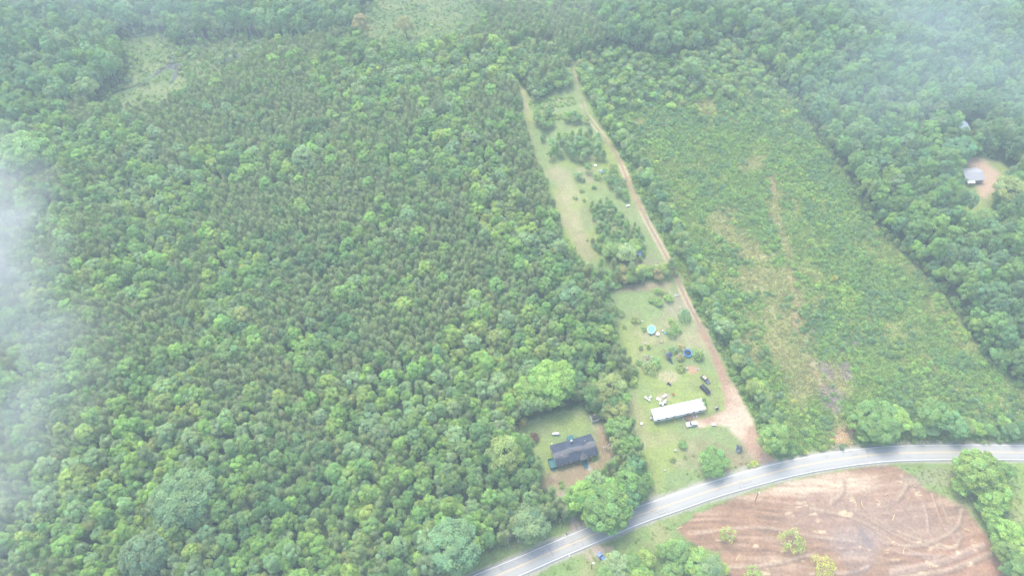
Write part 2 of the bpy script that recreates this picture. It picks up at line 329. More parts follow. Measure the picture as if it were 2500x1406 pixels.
for b in ((1925, 1252, 9, 3), (1985, 1253, 10, 3), (2065, 1252, 16, 7), (2085, 1230, 7, 14), (1995, 1270, 8, 2.5), (2000, 1296, 16, 3), (1760, 1315, 14, 4), (1846, 1332, 7, 3), (1806, 1357, 5, 5), (1870, 1398, 12, 9), (2380, 1330, 9, 12), (2195, 1178, 7, 4), (2145, 1225, 5, 9), (2245, 1206, 10, 7), (2030, 1275, 5, 2), (1895, 1282, 8, 2), (2270, 1375, 9, 6)):
    chipm = np.maximum(chipm, blob(*b, soft=.5, amp=1.6) * sstep(.35, .6, noise(X / 1.6, Y / .55, 1.0, 57)))
cc = mix(cc, V(.56, .43, .26), chipm * .8)
cc = cc * (.84 + .32 * n3)[..., None]
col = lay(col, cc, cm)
col = lay(col, V(.27, .25, .18), blob(2290, 1165, 60, 22) * .5)
# pale gravelly road edge, worn lay-by south of the road
col = lay(col, V(.36, .33, .28), sstep(5.2, 3.9, roadd + wob * .35) * .75)
col = lay(col, V(.38, .31, .24), np.maximum(path([(1448, 1328), (1462, 1346), (1472, 1362)], [2.0, 2.4, 1.4], .6, .2), blob(1437, 1355, 8, 16, .5) * .7))
col = lay(col, V(.36, .28, .22), blob(1487, 1340, 16, 8, -.4) * .6)
colv = np.clip(col, .01, .9)
# real relief of the soil: ruts and clods sink a little below the turf
Z = -(np.clip(cm, 0, 1) * (.06 + .30 * np.abs(st - .5) + .22 * (1 - n3))) - np.clip(trackm * .5 + fan * .5, 0, 1) * (.05 + .1 * rut)
Z = Z * sstep(3.6, 6.5, roadd) - .02
# which sheet each face belongs to
lab = np.zeros(X.shape, np.int8)
lab[poly_sd(X, Y, FIELD) < 0] = 1
for pl in (YARD, HOUSELOT, STRIP, FARLOT): lab[poly_sd(X, Y, pl) < 0] = 2
for pl in (MARSH, MEADOW): lab[poly_sd(X, Y, pl) < 0] = 3
lab[(roadd < 9) | southside] = 4
lab[csd < 0] = 5
lab[(tsd < 0) | (fan > .5)] = 6

def ground_mat(name, bump, scale):
    m = bpy.data.materials.new(name); m.use_nodes = True
    n, l = m.node_tree.nodes, m.node_tree.links; b = n["Principled BSDF"]
    b.inputs["Roughness"].default_value = .95; b.inputs["Specular IOR Level"].default_value = .1
    a = n.new("ShaderNodeAttribute"); a.attribute_name = "soil"
    tc = n.new("ShaderNodeTexCoord"); nz = n.new("ShaderNodeTexNoise"); nz.inputs["Scale"].default_value = scale; nz.inputs["Detail"].default_value = 6; nz.inputs["Roughness"].default_value = .7
    l.new(tc.outputs["Object"], nz.inputs["Vector"])
    mr = n.new("ShaderNodeMapRange"); mr.inputs[1].default_value, mr.inputs[2].default_value, mr.inputs[3].default_value, mr.inputs[4].default_value = .3, .7, .72, 1.28
    l.new(nz.outputs["Fac"], mr.inputs[0])
    mu = n.new("ShaderNodeMix"); mu.data_type = 'RGBA'; mu.blend_type = 'MULTIPLY'; mu.inputs[0].default_value = 1
    cb = n.new("ShaderNodeCombineColor")
    for i in range(3): l.new(mr.outputs[0], cb.inputs[i])
    l.new(a.outputs["Color"], mu.inputs[6]); l.new(cb.outputs[0], mu.inputs[7]); l.new(mu.outputs[2], b.inputs["Base Color"])
    bp = n.new("ShaderNodeBump"); bp.inputs["Strength"].default_value = bump; bp.inputs["Distance"].default_value = .2
    l.new(nz.outputs["Fac"], bp.inputs["Height"]); l.new(bp.outputs["Normal"], b.inputs["Normal"])
    return m
M_GROUND = ground_mat("soil and turf", .5, 1.1)
idx = np.arange(nx * ny).reshape(ny, nx)
quads = np.stack([idx[:-1, :-1], idx[:-1, 1:], idx[1:, 1:], idx[1:, :-1]], -1).reshape(-1, 4)
flab = lab[:-1, :-1].ravel()
VV = np.stack([X, Y, Z], -1).reshape(-1, 3); CV = colv.reshape(-1, 3)
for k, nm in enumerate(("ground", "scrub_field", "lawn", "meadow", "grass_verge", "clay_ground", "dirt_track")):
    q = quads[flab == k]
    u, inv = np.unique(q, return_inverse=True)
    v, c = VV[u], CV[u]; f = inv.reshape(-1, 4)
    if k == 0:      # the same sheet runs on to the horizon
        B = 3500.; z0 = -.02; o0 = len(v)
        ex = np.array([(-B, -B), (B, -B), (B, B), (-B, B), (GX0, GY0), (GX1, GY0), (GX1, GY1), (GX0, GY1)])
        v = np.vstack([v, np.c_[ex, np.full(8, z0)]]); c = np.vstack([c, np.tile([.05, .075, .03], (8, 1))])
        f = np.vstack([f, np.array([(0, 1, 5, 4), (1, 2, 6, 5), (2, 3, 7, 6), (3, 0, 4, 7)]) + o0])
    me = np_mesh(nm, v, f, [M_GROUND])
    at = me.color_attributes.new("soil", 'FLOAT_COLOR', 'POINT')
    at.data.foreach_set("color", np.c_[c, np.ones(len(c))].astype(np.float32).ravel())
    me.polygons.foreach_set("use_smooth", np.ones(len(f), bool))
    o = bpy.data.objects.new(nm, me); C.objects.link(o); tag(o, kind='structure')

# ---------------------------------------------------------------- road and its paint
def normals2(p):
    t = np.gradient(p, axis=0); t /= np.linalg.norm(t, axis=1)[:, None]; return np.c_[-t[:, 1], t[:, 0]]
def ribbon(name, p, o0, o1, z, m, nseg=1, thick=0.):
    n = normals2(p); cols = np.linspace(o0, o1, nseg + 1); k = nseg + 1
    v = np.concatenate([np.c_[p + n * c, np.full(len(p), z)] for c in cols])
    L = len(p); f = [(j * L + i, j * L + i + 1, (j + 1) * L + i + 1, (j + 1) * L + i) for j in range(nseg) for i in range(L - 1)]
    if thick:
        b = len(v); v = np.vstack([v, np.c_[p + n * o0, np.full(L, z - thick)], np.c_[p + n * o1, np.full(L, z - thick)]])
        f += [(b + i, b + i + 1, i + 1, i) for i in range(L - 1)] + [(nseg * L + i, nseg * L + i + 1, b + L + i + 1, b + L + i) for i in range(L - 1)]
    f = [q[::-1] for q in f]
    o = bpy.data.objects.new(name, np_mesh(name, v, f, [m])); C.objects.link(o); return tag(o, kind='structure')
def road_mat():
    m = mat("asphalt", (.365, .36, .33), .95, .05, .12, bump=.1)
    n, l = m.node_tree.nodes, m.node_tree.links
    nz = n.new("ShaderNodeTexNoise"); nz.inputs["Scale"].default_value = 4; nz.inputs["Detail"].default_value = 8
    l.new(n["Texture Coordinate"].outputs["Object"], nz.inputs["Vector"])
    mr = n.new("ShaderNodeMapRange"); mr.inputs[3].default_value, mr.inputs[4].default_value = .8, 1.2; l.new(nz.outputs["Fac"], mr.inputs[0])
    mu = n.new("ShaderNodeMix"); mu.data_type = 'RGBA'; mu.blend_type = 'MULTIPLY'; mu.inputs[0].default_value = 1
    cb = n.new("ShaderNodeCombineColor")
    for i in range(3): l.new(mr.outputs[0], cb.inputs[i])
    l.new(n["Color Ramp"].outputs[0], mu.inputs[6]); l.new(cb.outputs[0], mu.inputs[7]); l.new(mu.outputs[2], n["Principled BSDF"].inputs["Base Color"])
    return m
M_WHITE = mat("worn white paint", (.74, .74, .73), .7, .1, 2)
M_YELLOW = mat("worn yellow paint", (.62, .47, .26), .8, .15, 2)
ribbon("road", ROADP, -ROADHALF, ROADHALF, .03, road_mat(), 4, .1)
for nm, a, b, m in (("road_edge_line", 2.86, 3.06, M_WHITE), ("road_edge_line", -3.06, -2.86, M_WHITE), ("road_centre_line", .06, .22, M_YELLOW), ("road_centre_line", -.22, -.06, M_YELLOW)):
    ribbon(nm, ROADP, a, b, .036, m)
# slightly darker asphalt strip on the far lane
M_DARKROAD = mat("darker asphalt patch", (.325, .32, .31), .9, .12, 1)
ribbon("road_patch", ROADP[30:66], .35, 2.7, .033, M_DARKROAD)
M_CRACK = mat("tar sealed cracks", (.13, .125, .12), .9, .2, 1)
crk = MB(); nr = normals2(ROADP)
for k in range(46):
    i = int(rng.integers(8, len(ROADP) - 20)); o0 = rng.uniform(-3.3, 3.3); ln = rng.uniform(1.0, 4.5); cross = rng.random() < .4
    p0 = ROADP[i] + nr[i] * o0; tv = np.array([nr[i][1], -nr[i][0]]); dv = nr[i] if cross else tv
    for j in range(5):
        a_ = p0 + dv * ln * j / 5 + rng.normal(0, .06, 2); b_ = p0 + dv * ln * (j + 1) / 5 + rng.normal(0, .06, 2)
        if abs((b_ - ROADP[i]) @ nr[i]) > 2.75 or abs((a_ - ROADP[i]) @ nr[i]) > 2.75: continue
        w_ = np.array([-(b_ - a_)[1], (b_ - a_)[0]]); w_ = w_ / np.linalg.norm(w_) * .06
        crk.poly([(*(a_ - w_), .0385), (*(b_ - w_), .0385), (*(b_ + w_), .0385), (*(a_ + w_), .0385)])
tag(crk.build("road_crack_sealing", M_CRACK), kind='structure')
# stream and marsh pools
def water_mat():
    m = bpy.data.materials.new("still water"); m.use_nodes = True; b = m.node_tree.nodes["Principled BSDF"]
    b.inputs["Base Color"].default_value = (.05, .055, .05, 1); b.inputs["Roughness"].default_value = .08; return m
M_WATER = water_mat()
def sheet(name, pts, m, z=.01):
    o = MB().poly([(*p, z) for p in PL(pts)]).build(name, m); return tag(o, kind='structure')
sheet("pond_water", [(366, 196), (378, 178), (392, 166), (404, 164), (412, 150), (416, 128), (424, 136), (428, 152), (444, 162), (442, 178), (430, 190), (424, 204), (412, 206), (424, 186), (426, 172), (412, 168), (398, 172), (384, 182), (374, 196)][::-1], M_WATER)
ribbon("stream_water", PL([(525, 160), (560, 145), (590, 135), (620, 124), (650, 118), (700, 112)]), -1.7, 1.7, .012, M_WATER)
ribbon("stream_water", PL([(800, 82), (840, 92), (866, 96), (890, 108)]), -1.5, 1.5, .012, M_WATER)
ribbon("stream_water", PL([(262, 232), (300, 220), (335, 208), (366, 194)]), -.9, .9, .012, M_WATER)

# ---------------------------------------------------------------- foliage
def rdirs(n, up=0.0):
    d = rng.normal(size=(n, 3)); d[:, 2] += up
    return d / np.linalg.norm(d, axis=1)[:, None]
def leaf_quads(c, nrm, size, aspect=.62):
    """one small quad per leaf spray: centre, facing, size"""
    n = len(c); a = rng.normal(size=(n, 3))
    t = np.cross(nrm, a); t /= np.linalg.norm(t, axis=1)[:, None] + 1e-9
    b = np.cross(nrm, t); s = np.asarray(size).reshape(-1, 1)
    h = t * s * .5; k = b * s * .5 * aspect
    v = np.stack([c - h - k * .4, c - k, c + h + k * .3, c + k], 1)
    return v.reshape(-1, 3), np.arange(n * 4).reshape(-1, 4)
def crown_mesh(name, Rc, H, base, K, n, leaf, lump=.40, irregular=.25, top=1.0, flat=.15, sparse=1.0):
    """many leaf sprays on K leafy clumps that fill an uneven dome from base to H"""
    zc, hz = (base + H) / 2, (H - base) / 2
    i = np.arange(K) + .5
    z = 1 - 1.62 * i / K; ph = i * 2.39996 + rng.uniform(0, 6)
    r = np.sqrt(np.clip(1 - z * z, 0, 1)); d = np.c_[r * np.cos(ph), r * np.sin(ph), z] + rng.normal(size=(K, 3)) * .16
    d /= np.linalg.norm(d, axis=1)[:, None]
    rad = (1 - lump * .75) * (1 + irregular * rng.uniform(-1, .7, K))
    cen = d * rad[:, None] * np.array([Rc, Rc, hz])
    cen[:, 2] += zc
    cr = lump * Rc * rng.uniform(.75, 1.25, K)
    tone = rng.uniform(.80, 1.22, K); hue = rng.normal(0, .05, K)
    vs, fs, ts, k0 = [], [], [], 0
    for c, q, g, hh, dd in zip(cen, cr, tone, hue, d):
        m = max(12, int(n * (q / (lump * Rc)) ** 2 * sparse))
        u = rdirs(m) + np.array([0, 0, .55]) + dd * .45; u /= np.linalg.norm(u, axis=1)[:, None]
        rr = q * rng.uniform(.55, 1.08, m) ** .6
        pt = c + u * rr[:, None] * np.array([1, 1, .85])
        nn = u + rng.normal(size=(m, 3)) * .5 + np.array([0, 0, .45]); nn /= np.linalg.norm(nn, axis=1)[:, None]
        v, f = leaf_quads(pt, nn, leaf * rng.uniform(.7, 1.35, m))
        t = np.clip(g * rng.uniform(.8, 1.2, m), .5, 1.6)
        t3 = np.c_[t * (1 + hh), t, t * (1 - hh)]
        vs.append(v); fs.append(f + k0); ts.append(np.repeat(t3, 4, 0)); k0 += len(v)
    return np_mesh(name, np.vstack(vs), np.vstack(fs), [M_LEAF], tone=np.vstack(ts))
def pine_mesh(name, Rc, H, base, n, leaf):
    """needle tufts in ragged whorls on a narrow cone"""
    W = 15; zz = np.linspace(base, H - .35, W); vs, fs, ts, k0 = [], [], [], 0
    for z in zz:
        t = (z - base) / (H - base); rw = Rc * (1 - t) ** .62 * (.55 + .45 * min(1, t * 5 + .3)) * rng.uniform(.85, 1.1) + .1
        nb = max(3, int(7 * rw / Rc + 1.5)); a0 = rng.uniform(0, 6)
        for b in range(nb):
            a = a0 + b * 2 * math.pi / nb + rng.normal() * .25; L = rw * rng.uniform(.7, 1.15)
            m = int(n / W / nb * 1.2) + 3
            s = rng.uniform(.25, 1, m) ** .7 * L
            pt = np.c_[np.cos(a) * s, np.sin(a) * s, z + s * .28 - .1] + rng.normal(size=(m, 3)) * (.18 * Rc + .04)
            nn = rdirs(m, 1.1); v, f = leaf_quads(pt, nn, leaf * rng.uniform(.7, 1.4, m), .42)
            g = rng.uniform(.78, 1.22) * rng.uniform(.82, 1.18, m)
            vs.append(v); fs.append(f + k0); ts.append(np.repeat(np.c_[g, g, g], 4, 0)); k0 += len(v)
    pt = np.c_[rng.normal(size=(14, 2)) * .1, np.linspace(H - .9, H, 14)]
    v, f = leaf_quads(pt, rdirs(14, .3), np.full(14, leaf * .8), .4); vs.append(v); fs.append(f + k0); ts.append(np.ones((56, 3)))
    return np_mesh(name, np.vstack(vs), np.vstack(fs), [M_LEAF], tone=np.vstack(ts))
def trunk_mesh(name, H, r, limbs=4, lean=.02, m=None, spread=.35, lz=.4):
    b = MB(); segs = 4; pts = [Vector((random.gauss(0, lean) * i, random.gauss(0, lean) * i, H * i / segs)) for i in range(segs + 1)]
    for i in range(segs): b.tube(pts[i] - Vector((0, 0, .02)), pts[i + 1], r * (1 - .8 * i / segs), r * (1 - .8 * (i + 1) / segs), 7)
    for k in range(limbs):
        z = H * random.uniform(lz, .9); a = k * 2.4 + random.uniform(-.4, .4); L = H * spread * random.uniform(.7, 1.2) * (1.2 - z / H)
        q = Vector((math.cos(a) * L, math.sin(a) * L, z + L * random.uniform(.4, .9)))
        b.tube((0, 0, z), q, r * .42, r * .12, 5)
        for j in range(2):
            a2 = a + random.uniform(-.8, .8); s = Vector((math.cos(a2), math.sin(a2), random.uniform(.3, 1.0))) * L * .55
            p0 = Vector((0, 0, z)).lerp(q, random.uniform(.5, .9)); b.tube(p0, p0 + s, r * .2, r * .06, 4)
    me = bpy.data.meshes.new(name); me.from_pydata(b.v, [], b.f); me.update(); me.materials.append(m or M_BARK); return me
def grass_mesh(name, n, Rc, h):
    p = np.c_[rng.normal(size=(n, 2)) * Rc * .5, rng.uniform(.1, .8, n) * h]
    nn = rdirs(n, .25); v, f = leaf_quads(p, nn, rng.uniform(.6, 1.2, n) * h * .8, .35)
    g = np.repeat(rng.uniform(.75, 1.25, n), 4); return np_mesh(name, v, f, [M_LEAF], tone=np.c_[g, g, g])

# species: list of (crown mesh, trunk mesh), nominal crown radius and height
def protos(nv, crown, trunk): return [(crown(i), trunk(i)) for i in range(nv)]
KIND = {
    'young': (2.6, 10.0, protos(7, lambda i: crown_mesh("young_crown", 2.6, 10, 3.0, 12 + i % 4 * 3, 100, .40, .46, .32), lambda i: trunk_mesh("young_trunk", 8.2, .13))),
    'broad': (4.6, 15.0, protos(6, lambda i: crown_mesh("broad_crown", 4.6, 15, 4.0, 34 + 5 * (i % 3), 100, .50, .30, .30), lambda i: trunk_mesh("broad_trunk", 12.5, .26))),
    'grand': (8.5, 17.0, protos(3, lambda i: crown_mesh("grand_crown", 8.5, 17, 2.5, 140, 110, .78, .225, .2), lambda i: trunk_mesh("grand_trunk", 13.5, .45, 7, spread=.5, lz=.25))),
    'pine': (1.9, 10.5, protos(6, lambda i: pine_mesh("pine_crown", 1.9, 10.5, 3.2, 1300, .40), lambda i: trunk_mesh("pine_trunk", 9.8, .12, 0))),
    'shrub': (1.3, 1.9, protos(5, lambda i: crown_mesh("shrub_crown", 1.3, 1.9, .05, 9 + i, 42, .30, .46, .3), lambda i: trunk_mesh("shrub_stem", 1.3, .05, 4, spread=.5, lz=.15))),
    'thin': (2.6, 5.5, protos(3, lambda i: crown_mesh("thin_crown", 2.6, 5.5, .5, 26, 34, .30, .30, .35), lambda i: trunk_mesh("thin_trunk", 4.8, .09, 6, spread=.45, lz=.12))),
}
T = {   # leaf colours, linear
    'bright': (.175, .280, .085), 'lime': (.212, .300, .088), 'yellow': (.290, .320, .085), 'mid': (.145, .240, .085), 'dark': (.105, .185, .075),
    'pale': (.172, .255, .130), 'grey': (.172, .232, .112), 'olive': (.178, .235, .092), 'tan': (.22, .215, .11), 'blue': (.125, .215, .108), 'plum': (.11, .065, .06), 'silver': (.145, .228, .120)}
TW_ = {'bright': "bright green", 'lime': "yellowish green", 'yellow': "golden yellow-green", 'mid': "mid green", 'dark': "dark green", 'pale': "pale silvery green",
       'grey': "dull grey-green", 'olive': "olive green", 'tan': "tan and rusty", 'blue': "bluish green", 'plum': "plum brown", 'silver': "silvery green"}
trees = []      # every tree and shrub of the place: one record each
def tree(kind, x, y, Rr, H, tone, region, label=None, name=None, jit=.10):
    t = np.array(T[tone]) * np.array([1.20, 1.15, 1.06]) * (1 + rng.normal(0, jit * .8)) * (1 + rng.normal(0, .035, 3))
    trees.append(dict(kind=kind, x=float(x), y=float(y), R=float(Rr), H=float(H), tone=tone, tint=np.clip(t, .015, .5), region=region, label=label, name=name,
                      var=int(rng.integers(len(KIND[kind][2]))), rz=float(rng.uniform(0, 6.283)), tilt=rng.normal(0, .03, 2)))
def at_px(kind, px, py, rpx, H, tone, region, label=None, name=None, hc=.6):
    """a tree whose crown middle shows at a photo pixel and whose crown is rpx wide there"""
    p = P(px, py, H * hc); s = depth(p[0], p[1], H * hc) / FPX
    tree(kind, p[0], p[1], rpx * s, H, tone, region, label, name, .05)

# named trees first
ROADTREE = (
 ('grand', 450, 1215, 72, 17, 'silver', "huge pale silvery green tree with a lumpy crown deep in the woods"),
 ('grand', 350, 1350, 52, 17, 'silver', "large bluish pale tree at the bottom edge of the woods"),
 ('grand', 1105, 1335, 62, 17, 'silver', "large pale grey-green tree standing over the road at the bottom of the woods"),
 ('broad', 1290, 1280, 46, 14, 'silver', "pale ragged tree with bare limbs beside the road verge"),
 ('grand', 1480, 1235, 58, 15, 'mid', "big bright green shade tree overhanging the road in front of the house"),
 ('broad', 1425, 1215, 38, 14, 'bright', "yellowish green shade tree next to the big tree overhanging the road"),
 ('broad', 1743, 1125, 36, 8, 'mid', "solitary round green tree on the front lawn below the white mobile home"),
 ('broad', 1884, 1070, 38, 15, 'mid', "round dense tree at the corner of the dirt track and the road"),
 ('grand', 2143, 1026, 52, 11, 'mid', "broad round tree in the scrub field close to the road bend"),
 ('broad', 2282, 1012, 36, 13, 'mid', "upright round tree in the field above the straight of the road"),
 ('broad', 2325, 1035, 32, 11, 'blue', "dull green tree beside the upright round tree above the straight road"),
 ('grand', 2392, 1150, 52, 14, 'bright', "tall bright yellowish tree across the road at the corner of the clay lot"),
 ('broad', 2448, 1148, 22, 11, 'mid', "small dark tree behind the bright tree across the road"),
 ('broad', 2425, 1205, 40, 11, 'bright', "bushy tree at the edge of the clay lot below the bright corner tree"),
 ('broad', 1395, 722, 36, 14, 'blue', "large rounded bluish tree at the corner of the yard by the hedge"),
 ('broad', 1487, 950, 40, 14, 'olive', "large grey olive tree bulging into the yard from the tree belt"),
 ('grand', 1350, 930, 56, 15, 'bright', "wide sunny yellow-green tree behind the house lawn"),
 ('broad', 1290, 955, 36, 14, 'bright', "tall bright tree behind the spiky yellow conifer"),
 ('grand', 62, 372, 62, 19, 'mid', "tall dark round tree at the edge of the mist"),
 ('broad', 742, 388, 28, 15, 'pale', "big pale tree standing above the pine plantation"),
 ('broad', 560, 860, 34, 14, 'mid', "round mid green tree among smaller trees in the middle of the woods"),
 ('broad', 985, 745, 22, 12, 'lime', "golden green tree standing out in the pine plantation"),
 ('broad', 905, 1040, 30, 13, 'pale', "whitish green tree in the woods left of the house lot"),
 ('broad', 1230, 1110, 44, 15, 'olive', "wide olive tree on the edge of the woods beside the house lawn"),
 ('broad', 215, 215, 26, 16, 'pale', "pale airy tree near the old marsh"),
 ('broad', 880, 60, 22, 16, 'tan', "tan topped tree on the bank beside the upper meadow"),
 ('broad', 988, 62, 18, 15, 'tan', "brownish fading tree at the front of the upper meadow"),
 ('broad', 1610, 108, 24, 20, 'blue', "tall bluish tree at the far end of the scrub field"),
 ('broad', 1686, 165, 24, 16, 'pale', "lone pale airy tree with a bare white trunk in the scrub field"),
 ('broad', 2340, 362, 38, 14, 'blue', "very wide tree between the metal roof and the grey roof"),
 ('broad', 2472, 470, 44, 16, 'olive', "wide rusty tinged tree in front of the distant gravel drive"),
 ('broad', 2300, 446, 22, 13, 'blue', "round tree beside the grey roofed house in the forest"),
)
for k, px, py, r, H, tone, lb in ROADTREE: at_px(k, px, py, r, H, tone, 'named', lb)
for px, py, r, H, tone in ((1500, 1195, 30, 13, 'bright'), (1532, 1175, 34, 13, 'mid'), (1560, 1195, 28, 11, 'dark'), (1548, 1135, 26, 12, 'blue'), (1530, 1095, 26, 12, 'mid'), (1518, 1045, 28, 12, 'mid'), (1503, 1005, 28, 12, 'olive'),
                           (1450, 1255, 30, 11, 'bright'), (1515, 1235, 34, 12, 'mid'), (1400, 1235, 20, 9, 'mid'), (1460, 1180, 26, 12, 'pale'), (1538, 1215, 26, 11, 'blue'), (1490, 985, 22, 12, 'dark'), (1445, 965, 24, 12, 'dark'), (1520, 960, 18, 9, 'mid'), (1570, 1160, 18, 8, 'mid'), (1508, 1085, 20, 10, 'olive'), (1492, 1045, 18, 10, 'mid')):
    at_px('broad' if r > 24 else 'young', px, py, r, H, tone, "the belt between the two yards")
for px, py, r, H, tone in ((1505, 1385, 34, 9, 'pale'), (1545, 1372, 26, 8, 'mid'), (1575, 1362, 24, 8, 'lime'), (1612, 1342, 17, 6, 'mid'), (1635, 1330, 14, 5, 'bright'), (1660, 1352, 30, 9, 'mid'), (1700, 1372, 34, 9, 'bright'), (1735, 1388, 32, 9, 'pale'), (1765, 1390, 14, 5, 'lime'), (1560, 1400, 30, 8, 'bright'), (1690, 1345, 18, 6, 'dark'), (1640, 1395, 26, 8, 'mid'), (1480, 1405, 26, 8, 'mid'), (1720, 1410, 30, 8, 'mid')):
    at_px('broad' if r > 22 else 'young', px, py, r, H, tone, "the clump below the road beside the clay lot")
for px, py, r, H, tone in ((2345, 1185, 24, 7, 'bright'), (2420, 1250, 26, 8, 'bright'), (2450, 1225, 22, 7, 'lime'), (2432, 1285, 20, 7, 'mid'), (2465, 1300, 32, 10, 'bright'), (2488, 1335, 30, 10, 'lime'), (2455, 1345, 30, 9, 'mid'), (2490, 1385, 34, 10, 'mid'), (2470, 1395, 26, 8, 'dark'), (2440, 1320, 22, 7, 'mid'), (2400, 1235, 20, 6, 'mid'), (2520, 1400, 30, 9, 'mid')):
    at_px('broad' if r > 24 else 'young', px, py, r, H, tone, "the far edge of the clay lot")
for px, py, r, H, tone in ((2095, 1030, 28, 9, 'mid'), (2188, 1022, 32, 10, 'bright'), (2170, 1055, 24, 7, 'mid'), (2110, 1058, 22, 6, 'bright'), (2240, 1050, 22, 7, 'mid'), (2268, 1045, 22, 7, 'blue'), (2350, 1040, 22, 8, 'mid'), (2385, 1045, 18, 6, 'bright'), (2415, 1050, 18, 6, 'mid'), (2470, 1052, 20, 7, 'blue'), (2495, 1045, 22, 8, 'dark'), (2450, 1030, 18, 6, 'bright')):
    at_px('broad' if r > 24 else 'young', px, py, r, H, tone, "the roadside end of the scrub field")
# trees along the track, from the far end to the road
HEDGE = PL([(1405, 170), (1440, 250), (1472, 300), (1508, 352), (1548, 412), (1575, 462), (1608, 522), (1638, 582), (1668, 642), (1698, 718), (1728, 778), (1758, 828), (1788, 880), (1812, 928), (1842, 985), (1866, 1040)])
hs = np.r_[0, np.cumsum(np.linalg.norm(np.diff(HEDGE, axis=0), axis=1))]
for d in np.arange(0, hs[-1], 2.4):
    for _ in range(2):
        q = np.array([np.interp(d, hs, HEDGE[:, 0]), np.interp(d, hs, HEDGE[:, 1])]) + rng.normal(size=2) * np.array([1.6, .8]) + np.array([1.9 + 1.5 * _, 0])
        tree('young' if rng.random() < .8 else 'pine', q[0], q[1], rng.uniform(1.6, 3.1), rng.uniform(5, 9.5), rng.choice(['mid', 'blue', 'pale', 'olive', 'bright', 'mid', 'dark', 'lime'], p=[.25, .2, .15, .12, .1, .08, .05, .05]), "the row along the dirt track")
at_px('broad', 1850, 945, 26, 8, 'lime', 'named', "straw coloured yellowish tree in the row along the dirt track")
at_px('broad', 1768, 800, 24, 9, 'pale', 'named', "pale dusty tree in the row along the track bend")
def fill(poly, step, fn, jit=.42, pad=0., seed=0):
    pl = PL(poly) if not isinstance(poly, np.ndarray) else poly
    lo, hi = pl.min(0), pl.max(0); xs = np.arange(lo[0], hi[0], step); ys = np.arange(lo[1], hi[1], step)
    a, b = np.meshgrid(xs, ys); a, b = a.ravel(), b.ravel()
    a = a + rng.uniform(-jit, jit, a.shape) * step; b = b + rng.uniform(-jit, jit, b.shape) * step
    k = poly_sd(a, b, pl) < -pad
    for x, y in zip(a[k], b[k]): fn(x, y)
ch = lambda *a: str(rng.choice(a))
fill([(1335, 392), (1345, 358), (1392, 332), (1440, 330), (1468, 345), (1478, 390), (1440, 396), (1360, 398)], 3.6, lambda x, y: tree('pine' if rng.random() < .6 else 'young', x, y, rng.uniform(1.6, 2.3), rng.uniform(5.5, 8.5), ch('mid', 'blue', 'mid', 'pale'), "the planted block on the back strip"))
fill([(1302, 312), (1310, 285), (1345, 275), (1358, 310), (1330, 322)], 3.2, lambda x, y: tree('young', x, y, rng.uniform(1.6, 2.5), rng.uniform(4.5, 7), ch('mid', 'blue', 'dark'), "the thicket halfway up the back strip"))
fill([(1374, 298), (1388, 282), (1432, 285), (1436, 304), (1400, 308)], 3.2, lambda x, y: tree('young', x, y, rng.uniform(1.5, 2.2), rng.uniform(4, 6), ch('mid', 'blue', 'olive'), "the thicket halfway up the back strip"))
fill([(1288, 240), (1290, 205), (1330, 185), (1385, 185), (1396, 215), (1350, 228), (1320, 250)], 3.3, lambda x, y: tree('young', x, y, rng.uniform(1.6, 2.6), rng.uniform(4.5, 7.5), ch('mid', 'blue', 'bright', 'dark', 'pale'), "the clump near the far end of the back strip"))
fill([(1255, 175), (1250, 130), (1300, 110), (1380, 120), (1392, 165), (1340, 180), (1300, 205)], 3.4, lambda x, y: tree('young', x, y, rng.uniform(1.8, 2.8), rng.uniform(5, 8.5), ch('mid', 'blue', 'grey', 'dark', 'olive'), "the far end of the back strip"))
fill([(1440, 505), (1478, 488), (1520, 525), (1560, 565), (1578, 605), (1568, 638), (1500, 645), (1470, 625), (1440, 605), (1456, 565)], 2.5, lambda x, y: tree('pine', x, y, rng.uniform(1.0, 1.7), rng.uniform(3, 5), ch('mid', 'grey', 'mid', 'blue'), "the sapling island on the back strip"))
fill([(1472, 425), (1500, 415), (1520, 440), (1536, 485), (1530, 500), (1490, 470)], 3.0, lambda x, y: tree('young', x, y, rng.uniform(1.4, 2.2), rng.uniform(3.5, 6), ch('mid', 'blue', 'dark', 'olive'), "the thicket beside the track on the back strip"))
fill([(1424, 700), (1440, 675), (1500, 668), (1560, 662), (1622, 655), (1640, 666), (1620, 682), (1560, 694), (1490, 704)], 3.0, lambda x, y: tree('young', x, y, rng.uniform(1.7, 2.6), rng.uniform(4, 6.5), ch('mid', 'olive', 'blue', 'lime', 'mid', 'tan'), "the hedge across the two lots"))
for px, py, r, H, tone, lb in ((1492, 612, 22, 8, 'mid', "taller round tree at the foot of the sapling island"), (1528, 618, 24, 9, 'pale', "pale round tree beside the blue canopy"), (1550, 600, 16, 6, 'bright', "small bright tree behind the blue canopy"), (1436, 408, 9, 6, 'mid', "slim upright tree in front of the white dish on the back strip"), (1411, 428, 10, 4, 'blue', "round dark bush standing alone on the back strip")):
    at_px('young', px, py, r, H, tone, 'named', lb)

